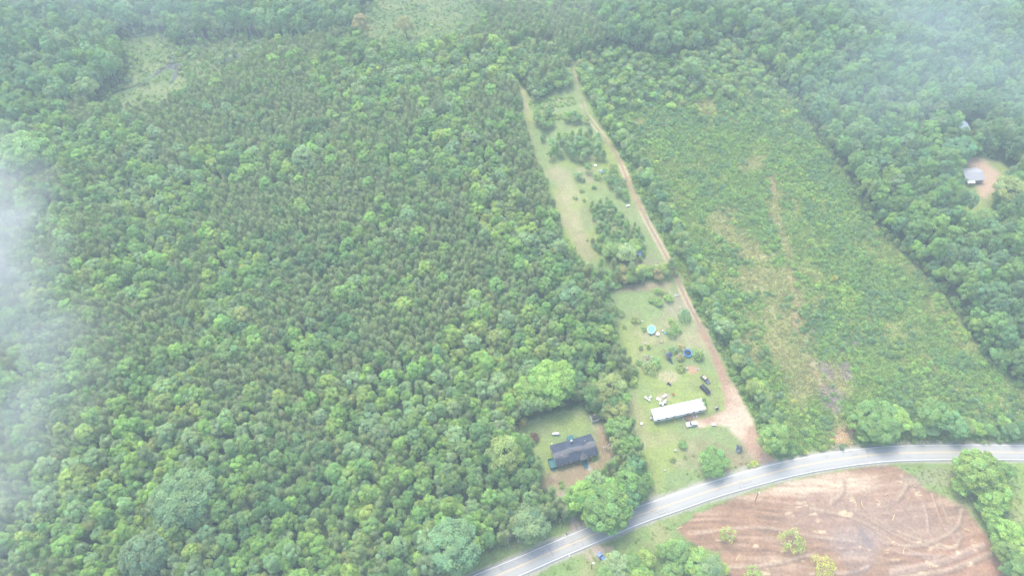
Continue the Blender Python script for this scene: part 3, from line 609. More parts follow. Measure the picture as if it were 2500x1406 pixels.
# shrubs of the two yards, each singled out by what it stands next to
SHRUBS = ((1604, 711, 9, 2.6, 'bright', "bright shrub at the top of the cluster near the tumbled white chairs"), (1621, 716, 9, 2.2, 'olive', "olive shrub in the middle of the cluster near the white chairs"), (1633, 728, 13, 2.6, 'bright', "rounded bright shrub closest to the tumbled white chairs"), (1608, 738, 12, 2.4, 'mid', "low spreading shrub at the bottom of the cluster near the white chairs"), (1590, 733, 8, 1.8, 'mid', "small low shrub on the outer side of the cluster near the white chairs"),
 (1672, 771, 18, 3.2, 'blue', "large bluish bush against the dirt track"), (1638, 784, 8, 2.6, 'lime', "lime green bush above the turquoise lounge chair"), (1646, 797, 10, 2.8, 'bright', "bright bush in the row behind the lounge chair"), (1638, 814, 14, 3.2, 'mid', "dense round bush beside the turquoise lounge chair"), (1653, 806, 11, 2.6, 'mid', "spreading bush behind the dense round bush"),
 (1552, 781, 10, 2.2, 'olive', "round olive bush alone above the swimming pool"), (1518, 766, 9, 2, 'grey', "grey-green bush near the edge of the woods above the pool"), (1525, 797, 5, 1.4, 'grey', "tiny bush near the woods level with the pool"), (1572, 803, 6, 1.4, 'grey', "tiny bush beside the swimming pool"), (1564, 848, 6, 2, 'mid', "small bush below the pool"), (1583, 846, 6, 2.2, 'lime', "small lime bush below the pool"),
 (1644, 854, 12, 2.2, 'blue', "bluish feathery bush above the play set"), (1663, 848, 10, 1.8, 'tan', "brownish bush above the trampoline"), (1704, 868, 15, 3.2, 'mid', "bushy round shrub beside the trampoline"), (1661, 872, 10, 2.6, 'tan', "tan flowering shrub between play set and trampoline"), (1661, 897, 13, 2.2, 'olive', "low olive shrub below the trampoline"), (1586, 898, 20, 2.8, 'olive', "wide olive bush in front of the wire pen"),
 (1601, 886, 14, 2.8, 'mid', "dark bush beside the wire pen"), (1560, 884, 9, 2, 'mid', "small bush on the woods side of the wire pen"), (1715, 985, 12, 4.2, 'dark', "dark tree touching the end of the mobile home roof"), (1666, 1084, 12, 2.4, 'mid', "low round bush on the lawn in front of the mobile home"), (1643, 1121, 8, 1.2, 'olive', "low weedy patch on the front lawn"), (1672, 1115, 5, 1, 'olive', "tiny weed tuft on the front lawn"), (1693, 1110, 5, .9, 'tan', "small brown weed tuft on the front lawn"),
 (1842, 1131, 9, 1.2, 'yellow', "yellow flowering shrub at the corner of the track and the road"), (1828, 1138, 6, .8, 'lime', "low lime weed beside the yellow flowering shrub"),
 (1304, 1067, 13, 2.6, 'plum', "round plum brown smoke bush on the house lawn"), (1369, 1177, 6, 1.3, 'mid', "upper clipped bush on the lawn below the house"), (1371, 1186, 6, 1.3, 'bright', "lower clipped bush on the lawn below the house"), (1411, 1127, 6, 1.0, 'mid', "clipped foundation bush at the house front"), (1449, 1119, 6, 1.0, 'mid', "foundation bush near the house corner"),
 (1424, 440, 6, 2, 'blue', "small bush below the round dark bush on the back strip"), (1453, 457, 5, 1.6, 'mid', "pair bush nearest the track on the back strip"), (1447, 458, 4, 1.5, 'mid', "pair bush farthest from the track on the back strip"), (1421, 465, 6, 1.6, 'grey', "thin grey bush on the back strip lawn"), (1404, 483, 7, 1.2, 'grey', "low pale weeds on the tan grass of the back strip"), (1426, 489, 5, 1.6, 'mid', "dark little bush below the pale weeds"), (1445, 503, 6, 1.8, 'mid', "dark little bush above the sapling island"), (1458, 431, 12, 2.8, 'mid', "spreading bush in front of the grey dome"), (1402, 276, 7, 2.4, 'mid', "little tree standing alone in the weeds up the back strip"), (1326, 338, 8, 4, 'blue', "single bush beside the planted block"), (1434, 586, 4, 1, 'grey', "small weed at the edge of the sapling island"),
 (1500, 758, 14, 3, 'mid', "bush hugging the woods edge at the top of the yard"), (1545, 905, 14, 3.2, 'mid', "bush bulging from the woods above the olive tree"), (1540, 930, 18, 2.2, 'lime', "low lime thicket at the foot of the olive tree"), (1480, 745, 16, 4, 'bright', "leafy thicket between the hedge and the woods"))
for px, py, r, H, tone, lb in SHRUBS: at_px('shrub', px, py, r, H, tone, 'named', lb, hc=.4)
for px, py, r, tone, lb in ((1777, 1303, 20, 'lime', "thin pale sapling on the clay lot nearest the tree clump"), (1936, 1322, 31, 'lime', "big thin yellow-green sapling in the middle of the clay lot"), (2010, 1380, 28, 'yellow', "yellow leafy sapling at the bottom of the clay lot"), (1842, 1402, 22, 'lime', "faint pale sapling at the bottom edge of the clay lot")):
    at_px('thin', px, py, r, 5.5, tone, 'named', lb, "sapling")

# the woods
EXCL = [(YARD, 1.0), (HOUSELOT, .8), (STRIP, .8), (FIELD, 1.0), (MARSH, .5), (MEADOW, .5), (FARLOT, .6), (FARBARN, 1.2), (THICKET, .8)]
BLOBS_H = [P(a, b)[:2].tolist() + [c] for a, b, c in ((1180, 890, 26), (1330, 900, 22), (1430, 850, 16), (1000, 900, 14), (930, 1010, 18), (1040, 1080, 20), (1100, 980, 12), (860, 1180, 20), (1150, 1200, 26), (1000, 1280, 22), (700, 1300, 30), (480, 1210, 36), (250, 1250, 30), (600, 1080, 18), (560, 760, 22), (420, 560, 26), (620, 660, 18), (300, 700, 24), (330, 480, 22), (1040, 420, 22), (1190, 420, 18), (1100, 330, 20), (950, 560, 12), (1220, 560, 12), (1290, 640, 12), (1340, 760, 16), (1380, 640, 10), (1430, 900, 18), (120, 560, 26), (60, 760, 22), (860, 640, 9), (1000, 720, 10), (770, 850, 14), (120, 950, 20), (1260, 1040, 14), (1200, 1120, 20), (400, 950, 20), (730, 400, 20), (560, 420, 18), (250, 380, 24), (900, 200, 30), (1150, 180, 30), (1000, 150, 30), (80, 300, 30))]
fx0, fx1, fy0, fy1 = -400, 410, 38, 560
step = 2.55
a, b = np.meshgrid(np.arange(fx0, fx1, step), np.arange(fy0, fy1, step)); a[1::2] += step / 2
a, b = a.ravel(), b.ravel(); a = a + rng.uniform(-.36, .36, a.shape) * step; b = b + rng.uniform(-.36, .36, b.shape) * step
pa, pb = pix(a, b, 8.0)
keep = (pa > -220) & (pa < 2720) & (pb > -110) & (pb < 1560)
rd = seg_dist(a, b, ROADP[::3]); ssd = np.interp(a, ROADP[:, 0], ROADP[:, 1])
keep &= (rd > 9.5) & (b > ssd)
a, b, rd = a[keep], b[keep], rd[keep]
ex = np.full(a.shape, 99.)
for pl, k in EXCL: ex = np.minimum(ex, poly_sd(a, b, pl) / k)
ex = np.minimum(ex, seg_dist(a, b, PL([(525, 160), (590, 135), (650, 118), (720, 112)])) - 1.5)
hedge_sd = seg_dist(a, b, HEDGE)
right = a > np.interp(b, FIELD[:, 1][np.argsort(FIELD[:, 1])], FIELD[:, 0][np.argsort(FIELD[:, 1])])
cx = np.interp(b, [60, 150, 250, 330, 420, 560], [150, 130, 85, 60, 50, 50]); right = a > cx
far = (b > 330) & ~right
hw = np.zeros(a.shape)
for x, y, r in BLOBS_H: hw = np.maximum(hw, 1 - np.hypot(a - x, b - y) / (r * 1.5))
hw = hw * 1.1 + (fbm(a, b, 24, 61) - .5) * 1.2 + (fbm(a, b, 7, 62) - .5) * .7
toneN, toneM = fbm(a, b, 30, 63), fbm(a, b, 9, 64)
lim = np.hypot(a - P(400, 560)[0], b - P(400, 560)[1])
pw = pix(a, b, 0)
marshside = (b > np.interp(a, [P(0, 330)[0], P(300, 240)[0], P(560, 140)[0], P(870, 95)[0]], [P(0, 330)[1], P(300, 240)[1], P(560, 140)[1], P(870, 95)[1]])) & (a < P(900, 60)[0])
cells = {}
def crowded(x, y, r):
    for i in range(-2, 3):
        for j in range(-2, 3):
            for (u, v, q) in cells.get((int(x // 8) + i, int(y // 8) + j), ()):
                if (u - x) ** 2 + (v - y) ** 2 < (.56 * (q + r)) ** 2: return True
    return False
def occupy(x, y, r): cells.setdefault((int(x // 8), int(y // 8)), []).append((x, y, r))
for t in trees: occupy(t['x'], t['y'], t['R'])
order = rng.permutation(len(a))
big = {}
for i in order:      # big trees claim their room first
    if right[i] or marshside[i]: p = .26
    else: p = .02 + .10 * np.clip(hw[i] * 2.2, 0, 1)
    if rng.random() < p:
        r = rng.uniform(2.8, 4.4) if right[i] else rng.uniform(3.0, 4.8) if marshside[i] else rng.uniform(2.5, 4.0)
        if ex[i] < r * .6 or crowded(a[i], b[i], r): continue
        occupy(a[i], b[i], r); big[i] = r
def region_of(i):
    if right[i]: return "the tall woods beyond the scrub field"
    if marshside[i]: return "the swamp woods by the stream"
    if b[i] < 150: return "the woods beside the road"
    if b[i] < 230: return "the middle of the wide woods"
    return "the far part of the wide woods"
for i in order:
    x, y = a[i], b[i]; tn = toneN[i] + (toneM[i] - .5) * .9 + rng.normal(0, .13)
    if i in big:
        r = big[i]; tall = right[i] or marshside[i]
        if right[i]: tone = 'dark' if tn < .30 else 'blue' if tn < .52 else 'mid' if tn < .78 else 'pale' if tn < .9 else 'bright'
        elif marshside[i]: tone = 'blue' if tn < .40 else 'mid' if tn < .58 else 'pale' if tn < .66 else 'blue'
        else: tone = 'dark' if tn < .28 else 'mid' if tn < .45 else 'bright' if tn < .60 else 'pale' if tn < .76 else 'lime' if tn < .88 else 'olive'
        tree('broad', x, y, r, (rng.uniform(13, 19) if tall else rng.uniform(10.5, 14.5)), tone, region_of(i)); continue
    if hw[i] > .49 or right[i] or marshside[i]:
        r = rng.uniform(1.5, 2.7) * (1.2 if right[i] else 1)
        if ex[i] < r * .55 or crowded(x, y, r): continue
        occupy(x, y, r)
        yel = .10 if lim[i] < 70 else 0
        tone = 'dark' if tn < .26 else 'blue' if tn < .34 else 'mid' if tn < .50 - yel else 'bright' if tn < .62 - yel else 'pale' if tn < .76 - yel else 'lime' if tn < .88 else 'olive'
        if right[i] and tone in ('lime', 'bright', 'olive', 'pale'): tone = ch('mid', 'mid', 'blue', 'blue', 'bright')
        if marshside[i] and tone in ('lime', 'bright'): tone = ch('mid', 'pale', 'bright')
        tree('young', x, y, r, rng.uniform(8, 13 if right[i] or marshside[i] else 11.5), tone, region_of(i))
    else:
        r = rng.uniform(1.45, 2.1)
        if ex[i] < r * .5 or crowded(x, y, r * .66): continue
        occupy(x, y, r * .66)
        tone = 'grey' if tn < .54 else 'olive' if tn < .60 else 'mid' if tn < .70 else 'grey'
        tree('pine', x, y, r, rng.uniform(8.5, 12), tone, region_of(i))
# low leafy edge of the woods along lawns, field and verge
k = (ex > .4) & (ex < 4.5) | ((rd > 8.5) & (rd < 13) & (ex > .4))
for i in np.nonzero(k)[0]:
    if rng.random() < .75: tree('shrub', a[i] + rng.uniform(-1, 1), b[i] + rng.uniform(-1, 1), rng.uniform(1.0, 2.1), rng.uniform(1.6, 5.5), ch('mid', 'bright', 'dark', 'olive'), "edge")

# the scrub field: bushes, weeds, seedlings
def scrub(poly, step, dens, seedoff, big=1.0):
    lo, hi = poly.min(0), poly.max(0); u, v = np.meshgrid(np.arange(lo[0], hi[0], step), np.arange(lo[1], hi[1], step)); u, v = u.ravel(), v.ravel()
    u = u + rng.uniform(-.5, .5, u.shape) * step; v = v + rng.uniform(-.5, .5, v.shape) * step
    m = poly_sd(u, v, poly) < -.2; u, v = u[m], v[m]
    qx, qy = pix(u, v); m = (qx < 2650) & (qy < 1180) & (qx > -60); u, v = u[m], v[m]
    ii, jj = np.clip(((v - GY0) / GS).astype(int), 0, ny - 1), np.clip(((u - GX0) / GS).astype(int), 0, nx - 1)
    return u, v, np.clip(fieldbare[ii, jj], 0, 1) if dens else np.zeros(u.shape)
grassrec = []
def turf(x, y):
    c = colv[min(max(int((y - GY0) / GS), 0), ny - 1), min(max(int((x - GX0) / GS), 0), nx - 1)]
    return np.clip(c * 1.22 * rng.normal(1, .09) * (1 + rng.normal(0, .03, 3)), .02, .5)
u, v, br = scrub(FIELD, 1.28, True, 0)
dn = fbm(u, v, 20, 71) * .6 + fbm(u, v, 6, 72) * .5 + .12 * sstep(200, 320, v); tk = fbm(u, v, 11, 73)
trd = seg_dist(u, v, TRACKP, widths=TW)
for x, y, bare, q, t_, td in zip(u, v, br, dn, tk, trd):
    if td < 1.2: continue
    if y > 285 and rng.random() < .16 * sstep(285, 345, y): tree('young', x, y, rng.uniform(1.2, 2.4), rng.uniform(3, 7.5), ch('mid', 'blue', 'pale', 'bright', 'olive'), "the overgrown end of the field"); continue
    pr = sstep(.40, .63, q) * (1 - .95 * bare)
    if rng.random() < pr * .70:
        tn = t_ + rng.normal(0, .14); big_ = rng.random() < .10
        r = rng.uniform(.6, 1.15) * (1.5 if big_ else 1)
        tree('shrub', x, y, r, r * rng.uniform(1.3, 2.1), 'dark' if tn < .18 else 'blue' if tn < .38 else 'mid' if tn < .56 else 'bright' if tn < .74 else 'lime' if tn < .96 else 'yellow', "scrub")
    elif rng.random() < .95 - .15 * bare:
        grassrec.append((x, y, rng.uniform(.7, 1.25), turf(x, y)))
u, v, br = scrub(THICKET, 2.6, False, 0)
for x, y in zip(u, v):
    if rng.random() < .5: tree('shrub', x, y, rng.uniform(.8, 1.8), rng.uniform(1.2, 3.4), ch('pale', 'pale', 'mid', 'olive'), "scrub")
    elif rng.random() < .16: tree('young', x, y, rng.uniform(1.3, 2.2), rng.uniform(4, 8), ch('pale', 'pale', 'mid'), "the swampy thicket of bare stems")
for pl in (MARSH, MEADOW):
    u, v, br = scrub(pl, 2.0, False, 0); e_ = -poly_sd(u, v, pl)
    for x, y, d in zip(u, v, e_):
        if rng.random() < .12 + .5 * sstep(9, 1, d): tree('shrub', x, y, rng.uniform(.6, 1.5), rng.uniform(.8, 2.2), ch('mid', 'pale', 'bright', 'olive', 'lime'), "scrub")
for pl, pr in ((MARSH, .35), (MEADOW, .45), (THICKET, .4)):
    u, v, br = scrub(pl, 1.5, False, 0)
    for x, y in zip(u, v):
        if rng.random() < pr: grassrec.append((x, y, rng.uniform(.4, .75), turf(x, y)))
# weeds up the back strip
for q in ([(1290, 250), (1330, 240), (1400, 235), (1412, 255), (1330, 268), (1295, 262)], [(1325, 285), (1380, 275), (1420, 272), (1400, 290), (1345, 300)]):
    u, v, br = scrub(PL(q), 1.3, False, 0)
    for x, y in zip(u, v):
        if rng.random() < .6: r = rng.uniform(.6, 1.1); tree('shrub', x, y, r, r * .9, ch('mid', 'bright', 'olive'), "scrub")
# rank grass on verges
u, v = rng.uniform(-60, 260, 9000), rng.uniform(50, 190, 9000)
rdd = seg_dist(u, v, ROADP[::3]); m = (rdd > 5.6) & (rdd < 9.5) & (rng.random(9000) < .8) & (poly_sd(u, v, CLAY) > .8)
for x, y in zip(u[m], v[m]): grassrec.append((x, y, rng.uniform(.35, .6), turf(x, y)))
u, v = rng.uniform(150, 260, 6000), rng.uniform(50, 150, 6000)
m = (v < np.interp(u, ROADP[:, 0], ROADP[:, 1]) - 7) & (poly_sd(u, v, CLAY) > .6)
for x, y in zip(u[m], v[m]): grassrec.append((x, y, rng.uniform(.3, .55), turf(x, y)))

# ---- the ones that show largest become things of their own, the rest one mass per kind
NAME = {'young': 'broadleaf_tree', 'broad': 'broadleaf_tree', 'grand': 'broadleaf_tree', 'pine': 'pine_tree', 'shrub': 'shrub', 'thin': 'sapling'}
CAT = {'broadleaf_tree': 'tree', 'pine_tree': 'pine', 'shrub': 'shrub', 'sapling': 'sapling'}
for t in trees:
    zc = t['H'] * .6; t['px'], t['py'] = pix(t['x'], t['y'], zc); t['app'] = t['R'] / depth(t['x'], t['y'], zc)
    t['in'] = 0 < t['px'] < 2500 and 0 < t['py'] < 1406; t['thing'] = t['name'] or NAME[t['kind']]
LIMIT = {'broadleaf_tree': 296, 'pine_tree': 292, 'shrub': 292, 'sapling': 99}
single, mass = [], {}
for k in set(t['thing'] for t in trees):
    grp = sorted((t for t in trees if t['thing'] == k), key=lambda t: (t['label'] is None, not t['in'], -t['app']))
    lim_ = min(LIMIT[k], sum(1 for t in grp if t['in'] or t['label']))
    single += grp[:lim_]
    for t in grp[lim_:]: mass.setdefault(t['thing'], []).append(t)
def make_tree(t):
    R0, H0, vs = KIND[t['kind']]; cm_, tm = vs[t['var']]
    o = empty(t['thing'], (t['x'], t['y'], -.03), t['rz'])
    o.rotation_euler = (t['tilt'][0], t['tilt'][1], t['rz'])
    s = (t['R'] / R0, t['R'] / R0, t['H'] / H0)
    c = bpy.data.objects.new("crown", cm_); C.objects.link(c); c.parent = o; c.scale = s; c.color = (*t['tint'], 1)
    if t['kind'] == 'shrub' and t['region'] != 'named': return o
    q = bpy.data.objects.new("trunk" if t['kind'] != 'shrub' else "stem", tm); C.objects.link(q); q.parent = o
    q.scale = (max(s[0], .5) , max(s[0], .5), s[2])
    return o
# labels: named ones carry their own; each of the others says on which side of which landmark it stands, and how near to it among its like
LANDMARKS = ((450, 1215, "the huge lumpy silvery tree"), (345, 1350, "the silvery bottom edge tree"), (1105, 1335, "the large silvery roadside tree"), (1290, 1280, "the ragged pale roadside tree"), (868, 1395, "the white dead tree"),
 (1230, 1110, "the wide olive tree"), (905, 1040, "the whitish woodland tree"), (560, 860, "the round woodland tree"), (985, 745, "the golden plantation tree"), (1350, 930, "the wide sunny tree"), (1395, 722, "the bluish hedge corner tree"),
 (742, 388, "the big plantation tree"), (62, 372, "the round misty tree"), (1400, 1100, "the dark roofed house"), (1655, 1005, "the white mobile home"), (1480, 1235, "the tree overhanging the road"), (2143, 1022, "the broad field tree"),
 (2282, 1012, "the upright field tree"), (2392, 1150, "the bright corner tree"), (2030, 972, "the biggest branch heap"), (2090, 836, "the bush ringed branch heap"), (1994, 808, "the small branch heap"), (1848, 945, "the straw coloured tree"),
 (1768, 800, "the dusty track tree"), (1556, 618, "the blue canopy"), (1468, 420, "the grey dome tent"), (1686, 180, "the bare white trunk"), (2370, 435, "the distant grey house"), (2350, 315, "the distant barn"), (410, 150, "the pond"),
 (1000, 60, "the upper meadow"), (1885, 1078, "the track corner tree"), (1468, 1361, "the blue car"), (1848, 1212, "the utility pole"), (1451, 1021, "the garden shed"), (1678, 863, "the trampoline"), (1936, 1322, "the biggest clay sapling"))
RANK = ("nearest", "second nearest", "third nearest", "fourth nearest", "fifth nearest", "sixth nearest", "seventh nearest", "eighth nearest")
NOUN = {'broadleaf_tree': "leafy tree", 'pine_tree': "pine", 'shrub': "bush", 'sapling': "sapling"}
sets = {}
for t in single:
    if t['label']: continue
    wide = t['R'] / {'broadleaf_tree': 3.2, 'pine_tree': 1.9, 'shrub': 1.6, 'sapling': 2.5}[t['thing']]
    sz = "small " if wide < .75 else "large " if wide > 1.3 else ""
    lm = min(LANDMARKS, key=lambda q: math.hypot(t['px'] - q[0], t['py'] - q[1])); dx, dy = t['px'] - lm[0], t['py'] - lm[1]
    side = ("left of" if dx < 0 else "right of") if abs(dx) > abs(dy) else ("above" if dy < 0 else "below")
    sets.setdefault((f"{sz}{TW_[t['tone']]} {NOUN[t['thing']]}", f"{side} {lm[2]}"), []).append((math.hypot(dx, dy), t))
for (who, where), g in sets.items():
    g.sort(key=lambda q: q[0])
    for n_, (d_, t) in enumerate(g):
        t['label'] = f"{who} {where}" if len(g) == 1 else f"{who} {where}, {RANK[n_]} to it" if n_ < len(RANK) else f"{who} {where}, farther out"
        if n_ >= len(RANK): t['group'] = f"{who}s {where}"
        else: t['group'] = {'pine_tree': "pines of the woods", 'broadleaf_tree': "leafy trees of the place", 'shrub': "bushes of the field and edges", 'sapling': "saplings"}[t['thing']]
for t in single:
    if len(t['label'].replace('-', ' ').split()) > 16: print('LONG', t['label'])
for t in single: tag(make_tree(t), t['label'], CAT[t['thing']], t.get('group') or (None if t['label'] and t['region'] == 'named' else None))

def joined(name, cm_, tm):
    """crown and trunk of one kind as a single source mesh for the mass"""
    o = bpy.data.objects.new(name, cm_); return o
def scatter(name, kinds, recs, label):
    """a mass of plants that nobody could count: one object, a point per plant"""
    n = len(recs); src, base = [], {}
    for k in kinds:
        base[k] = len(src)
        for cm_, tm in KIND[k][2]: src.append(bpy.data.objects.new(name + "_source", cm_))
    co = np.array([(t['x'], t['y'], -.03) for t in recs], np.float32)
    me = bpy.data.meshes.new(name); me.vertices.add(n); me.vertices.foreach_set("co", co.ravel())
    def attr(nm, ty, key, val):
        at = me.attributes.new(nm, ty, 'POINT'); at.data.foreach_set(key, np.asarray(val).ravel())
    attr("pick", 'INT', 'value', np.array([base[t['kind']] + t['var'] for t in recs], np.int32))
    attr("turn", 'FLOAT_VECTOR', 'vector', np.array([(t['tilt'][0], t['tilt'][1], t['rz']) for t in recs], np.float32))
    attr("size", 'FLOAT_VECTOR', 'vector', np.array([(t['R'] / KIND[t['kind']][0], t['R'] / KIND[t['kind']][0], t['H'] / KIND[t['kind']][1]) for t in recs], np.float32))
    attr("tint", 'FLOAT_COLOR', 'color', np.array([(*t['tint'], 1) for t in recs], np.float32))
    gn_object(name, me, src); 
def gn_object(name, me, src):
    me.materials.append(M_LEAF)
    o = bpy.data.objects.new(name, me); C.objects.link(o); o.color = (0, 0, 0, 1); tag(o, kind='stuff')
    g = bpy.data.node_groups.new(name + "_nodes", 'GeometryNodeTree')
    g.interface.new_socket("Geometry", in_out='INPUT', socket_type='NodeSocketGeometry'); g.interface.new_socket("Geometry", in_out='OUTPUT', socket_type='NodeSocketGeometry')
    N, L = g.nodes, g.links; gi, go = N.new("NodeGroupInput"), N.new("NodeGroupOutput")
    jo = N.new("GeometryNodeJoinGeometry")
    for s in reversed(src):
        oi = N.new("GeometryNodeObjectInfo"); oi.inputs["Object"].default_value = s; oi.transform_space = 'ORIGINAL'
        ti = N.new("GeometryNodeGeometryToInstance"); L.new(oi.outputs["Geometry"], ti.inputs[0]); L.new(ti.outputs[0], jo.inputs[0])
    ip = N.new("GeometryNodeInstanceOnPoints"); ip.inputs["Pick Instance"].default_value = True
    L.new(gi.outputs[0], ip.inputs["Points"]); L.new(jo.outputs[0], ip.inputs["Instance"])
    for nm, ty, so in (("pick", 'INT', "Instance Index"), ("turn", 'FLOAT_VECTOR', "Rotation"), ("size", 'FLOAT_VECTOR', "Scale")):
        na = N.new("GeometryNodeInputNamedAttribute"); na.data_type = ty; na.inputs["Name"].default_value = nm
        L.new(na.outputs[0], ip.inputs[so])
    L.new(ip.outputs[0], go.inputs[0])
    md = o.modifiers.new("scatter", 'NODES'); md.node_group = g
    return o
if mass.get('broadleaf_tree'): scatter("broadleaf_woods", ('young', 'broad', 'grand'), mass['broadleaf_tree'], "")
if mass.get('pine_tree'): scatter("pine_forest", ('pine',), mass['pine_tree'], "")
if mass.get('shrub'): scatter("scrub_undergrowth", ('shrub',), mass['shrub'], "")
gsrc = [bpy.data.objects.new("grass_source", grass_mesh("grass_tuft", 60, 1.0, .9)) for _ in range(4)]
n = len(grassrec); me = bpy.data.meshes.new("grass"); me.vertices.add(n)
me.vertices.foreach_set("co", np.array([(q[0], q[1], -.02) for q in grassrec], np.float32).ravel())
for nm, ty, key, val in (("pick", 'INT', 'value', rng.integers(0, 4, n).astype(np.int32)), ("turn", 'FLOAT_VECTOR', 'vector', np.c_[np.zeros((n, 2)), rng.uniform(0, 6.28, n)].astype(np.float32)),
                         ("size", 'FLOAT_VECTOR', 'vector', np.array([(q[2],) * 3 for q in grassrec], np.float32)), ("tint", 'FLOAT_COLOR', 'color', np.array([(*q[3], 1) for q in grassrec], np.float32))):
    at = me.attributes.new(nm, ty, 'POINT'); at.data.foreach_set(key, val.ravel())
gn_object("tall_grass", me, gsrc)
print("trees", len(trees), {k: len(v) for k, v in mass.items()}, "single", len(single), "grass", n)

# ---------------------------------------------------------------- buildings, vehicles and everything else in the two yards
M_SIDING = mat("white siding", (.80, .80, .79), .5, .04, 1.2)
M_MROOF = mat("white metal roof", (.83, .83, .82), .45, .05, .6)
M_SKIRT = mat("grey skirting", (.48, .48, .47), .7, .12, 2)
M_GLASS = mat("dark window glass", (.05, .065, .08), .12, .1, 2)
M_TRIM = mat("white trim", (.82, .82, .81), .5, .03, 2)
M_SHINGLE = mat("charcoal shingles", (.046, .060, .088), .85, .25, .55, bump=.2)
M_SHING2 = mat("weathered shingles", (.085, .09, .10), .9, .25, .7)
M_BRICK = mat("red brick foundation", (.27, .13, .09), .9, .25, 4)
M_TEAL = mat("teal painted boards", (.035, .155, .165), .6, .15, 2)
M_WOOD = mat("weathered brown wood", (.26, .17, .11), .85, .25, 2)
M_PALEWOOD = mat("pale cut wood", (.55, .41, .24), .85, .2, 3)
M_METAL = mat("galvanised metal", (.50, .52, .53), .4, .08, 2, .5)
M_BLUEROOF = mat("blue tarp canvas", (.13, .20, .36), .55, .08, 2)
M_DARK = mat("black rubber", (.03, .03, .033), .7, .2, 3)
M_RUBBER = mat("tyre rubber", (.025, .025, .025), .9, .1, 3)
M_PLASTIC = mat("white plastic", (.80, .80, .78), .45, .05, 2)
M_TURQ = mat("turquoise plastic", (.06, .38, .45), .5, .08, 2)
M_ORANGE = mat("orange red plastic", (.55, .15, .07), .5, .1, 2)
M_BLUEPAD = mat("bright blue padding", (.03, .24, .58), .5, .08, 2)
M_CONC = mat("grey concrete", (.42, .41, .39), .9, .12, 2)
M_DEAD = mat("bleached dead wood", (.42, .38, .34), .9, .2, 2)
M_NAVY = mat("navy blue plastic", (.03, .05, .14), .5, .15, 2)

def frame(p0, p1):
    """ground line between two photo pixels: start, direction angle, length"""
    a, b = P(*p0)[:2], P(*p1)[:2]; d = b - a
    return a, math.atan2(d[1], d[0]), float(np.hypot(*d))

# the white mobile home: x along the long side that faces the road, y to the back
g0, ang, L = frame((1595.8, 1032), (1718.3, 1005)); W, H = 4.5, 3.1
mh = empty("mobile_home", (*g0, 0), ang, "long white mobile home with a white metal roof on the open yard", "mobile home")
MB().box((L / 2, W / 2, .3), (L - .1, W - .1, .62)).build("skirting", M_SKIRT, mh)
MB().box((L / 2, W / 2, (.6 + H) / 2), (L, W, H - .6)).build("wall", M_SIDING, mh, .03)
rf = MB().prism([(-.18, H), (W + .18, H), (W + .18, H + .1), (W / 2, H + .42), (-.18, H + .1)], 0, L + .3)
rf.v = [(y - .15, x, z) for x, y, z in rf.v]; rf.f = [q[::-1] for q in rf.f]
ro = rf.build("roof", M_MROOF, mh)
b = MB()
for i in range(int(L / 1.2) + 1):
    for s in (0, 1):
        y0, y1 = (-.15, W / 2) if s == 0 else (W / 2, W + .15)
        z0, z1 = (H + .105, H + .425) if s == 0 else (H + .425, H + .105)
        b.tube((i * 1.2 + .1, y0, z0), (i * 1.2 + .1, y1, z1), .035, n=4)
b.build("roof_seam", M_MROOF, ro)
for x in (L * .3, L * .62):
    v = MB().tube((x, W * .68, H + .2), (x, W * .68, H + .8), .09, n=8).build("vent_pipe", M_METAL, ro)
def window(parent, c, w, h, axis, face, m=M_TRIM):
    """c is the middle of the opening on the wall plane; axis the wall's direction; face the outward normal"""
    dx, dy = (w, .06) if axis == 'x' else (.06, w)
    f = MB().box((c[0] + face[0] * .02, c[1] + face[1] * .02, c[2]), (dx + (.16 if axis == 'x' else 0), dy + (.16 if axis == 'y' else 0), h + .16)).build("window", m, parent)
    MB().box((c[0] + face[0] * .045, c[1] + face[1] * .045, c[2]), (dx, dy, h)).build("pane", M_GLASS, f)
for x in (1.8, 5.4, 8.4, 17.0, 20.0): window(mh, (x * L / 22, 0, 1.95), 1.1, 1.0, 'x', (0, -1))
for x in (3, 8, 15, 19): window(mh, (x * L / 22, W, 1.95), 1.0, 1.0, 'x', (0, 1))
window(mh, (0, W / 2, 1.95), 1.2, 1.1, 'y', (-1, 0))
d = MB().box((L * .66, -.03, 1.62), (.95, .06, 2.0)).build("door", mat("tan door", (.45, .40, .34), .6), mh); MB().box((L * .66 + .35, -.08, 1.6), (.06, .05, .14)).build("handle", M_METAL, d)
st = MB(); st.box((L * .66, -1.1, .52), (2.4, 1.9, .1))
for k in range(8): st.box((L * .66 - 1.05 + k * .3, -1.1, .585), (.27, 1.9, .03))
for x in (-1.15, 1.15):
    for y in (-.25, -2.0): st.box((L * .66 + x, y, .75), (.1, .1, 1.5))
    st.box((L * .66 + x, -1.1, 1.48), (.09, 1.85, .08))
for k in range(3): st.box((L * .66 + .2, -2.2 - k * .32, .42 - k * .14), (1.3, .32, .06))
st.build("porch", M_WOOD, mh)
MB().box((L * .5, W + .35, .62), (.9, .6, 1.0)).build("air_conditioner", M_METAL, mh, .05)

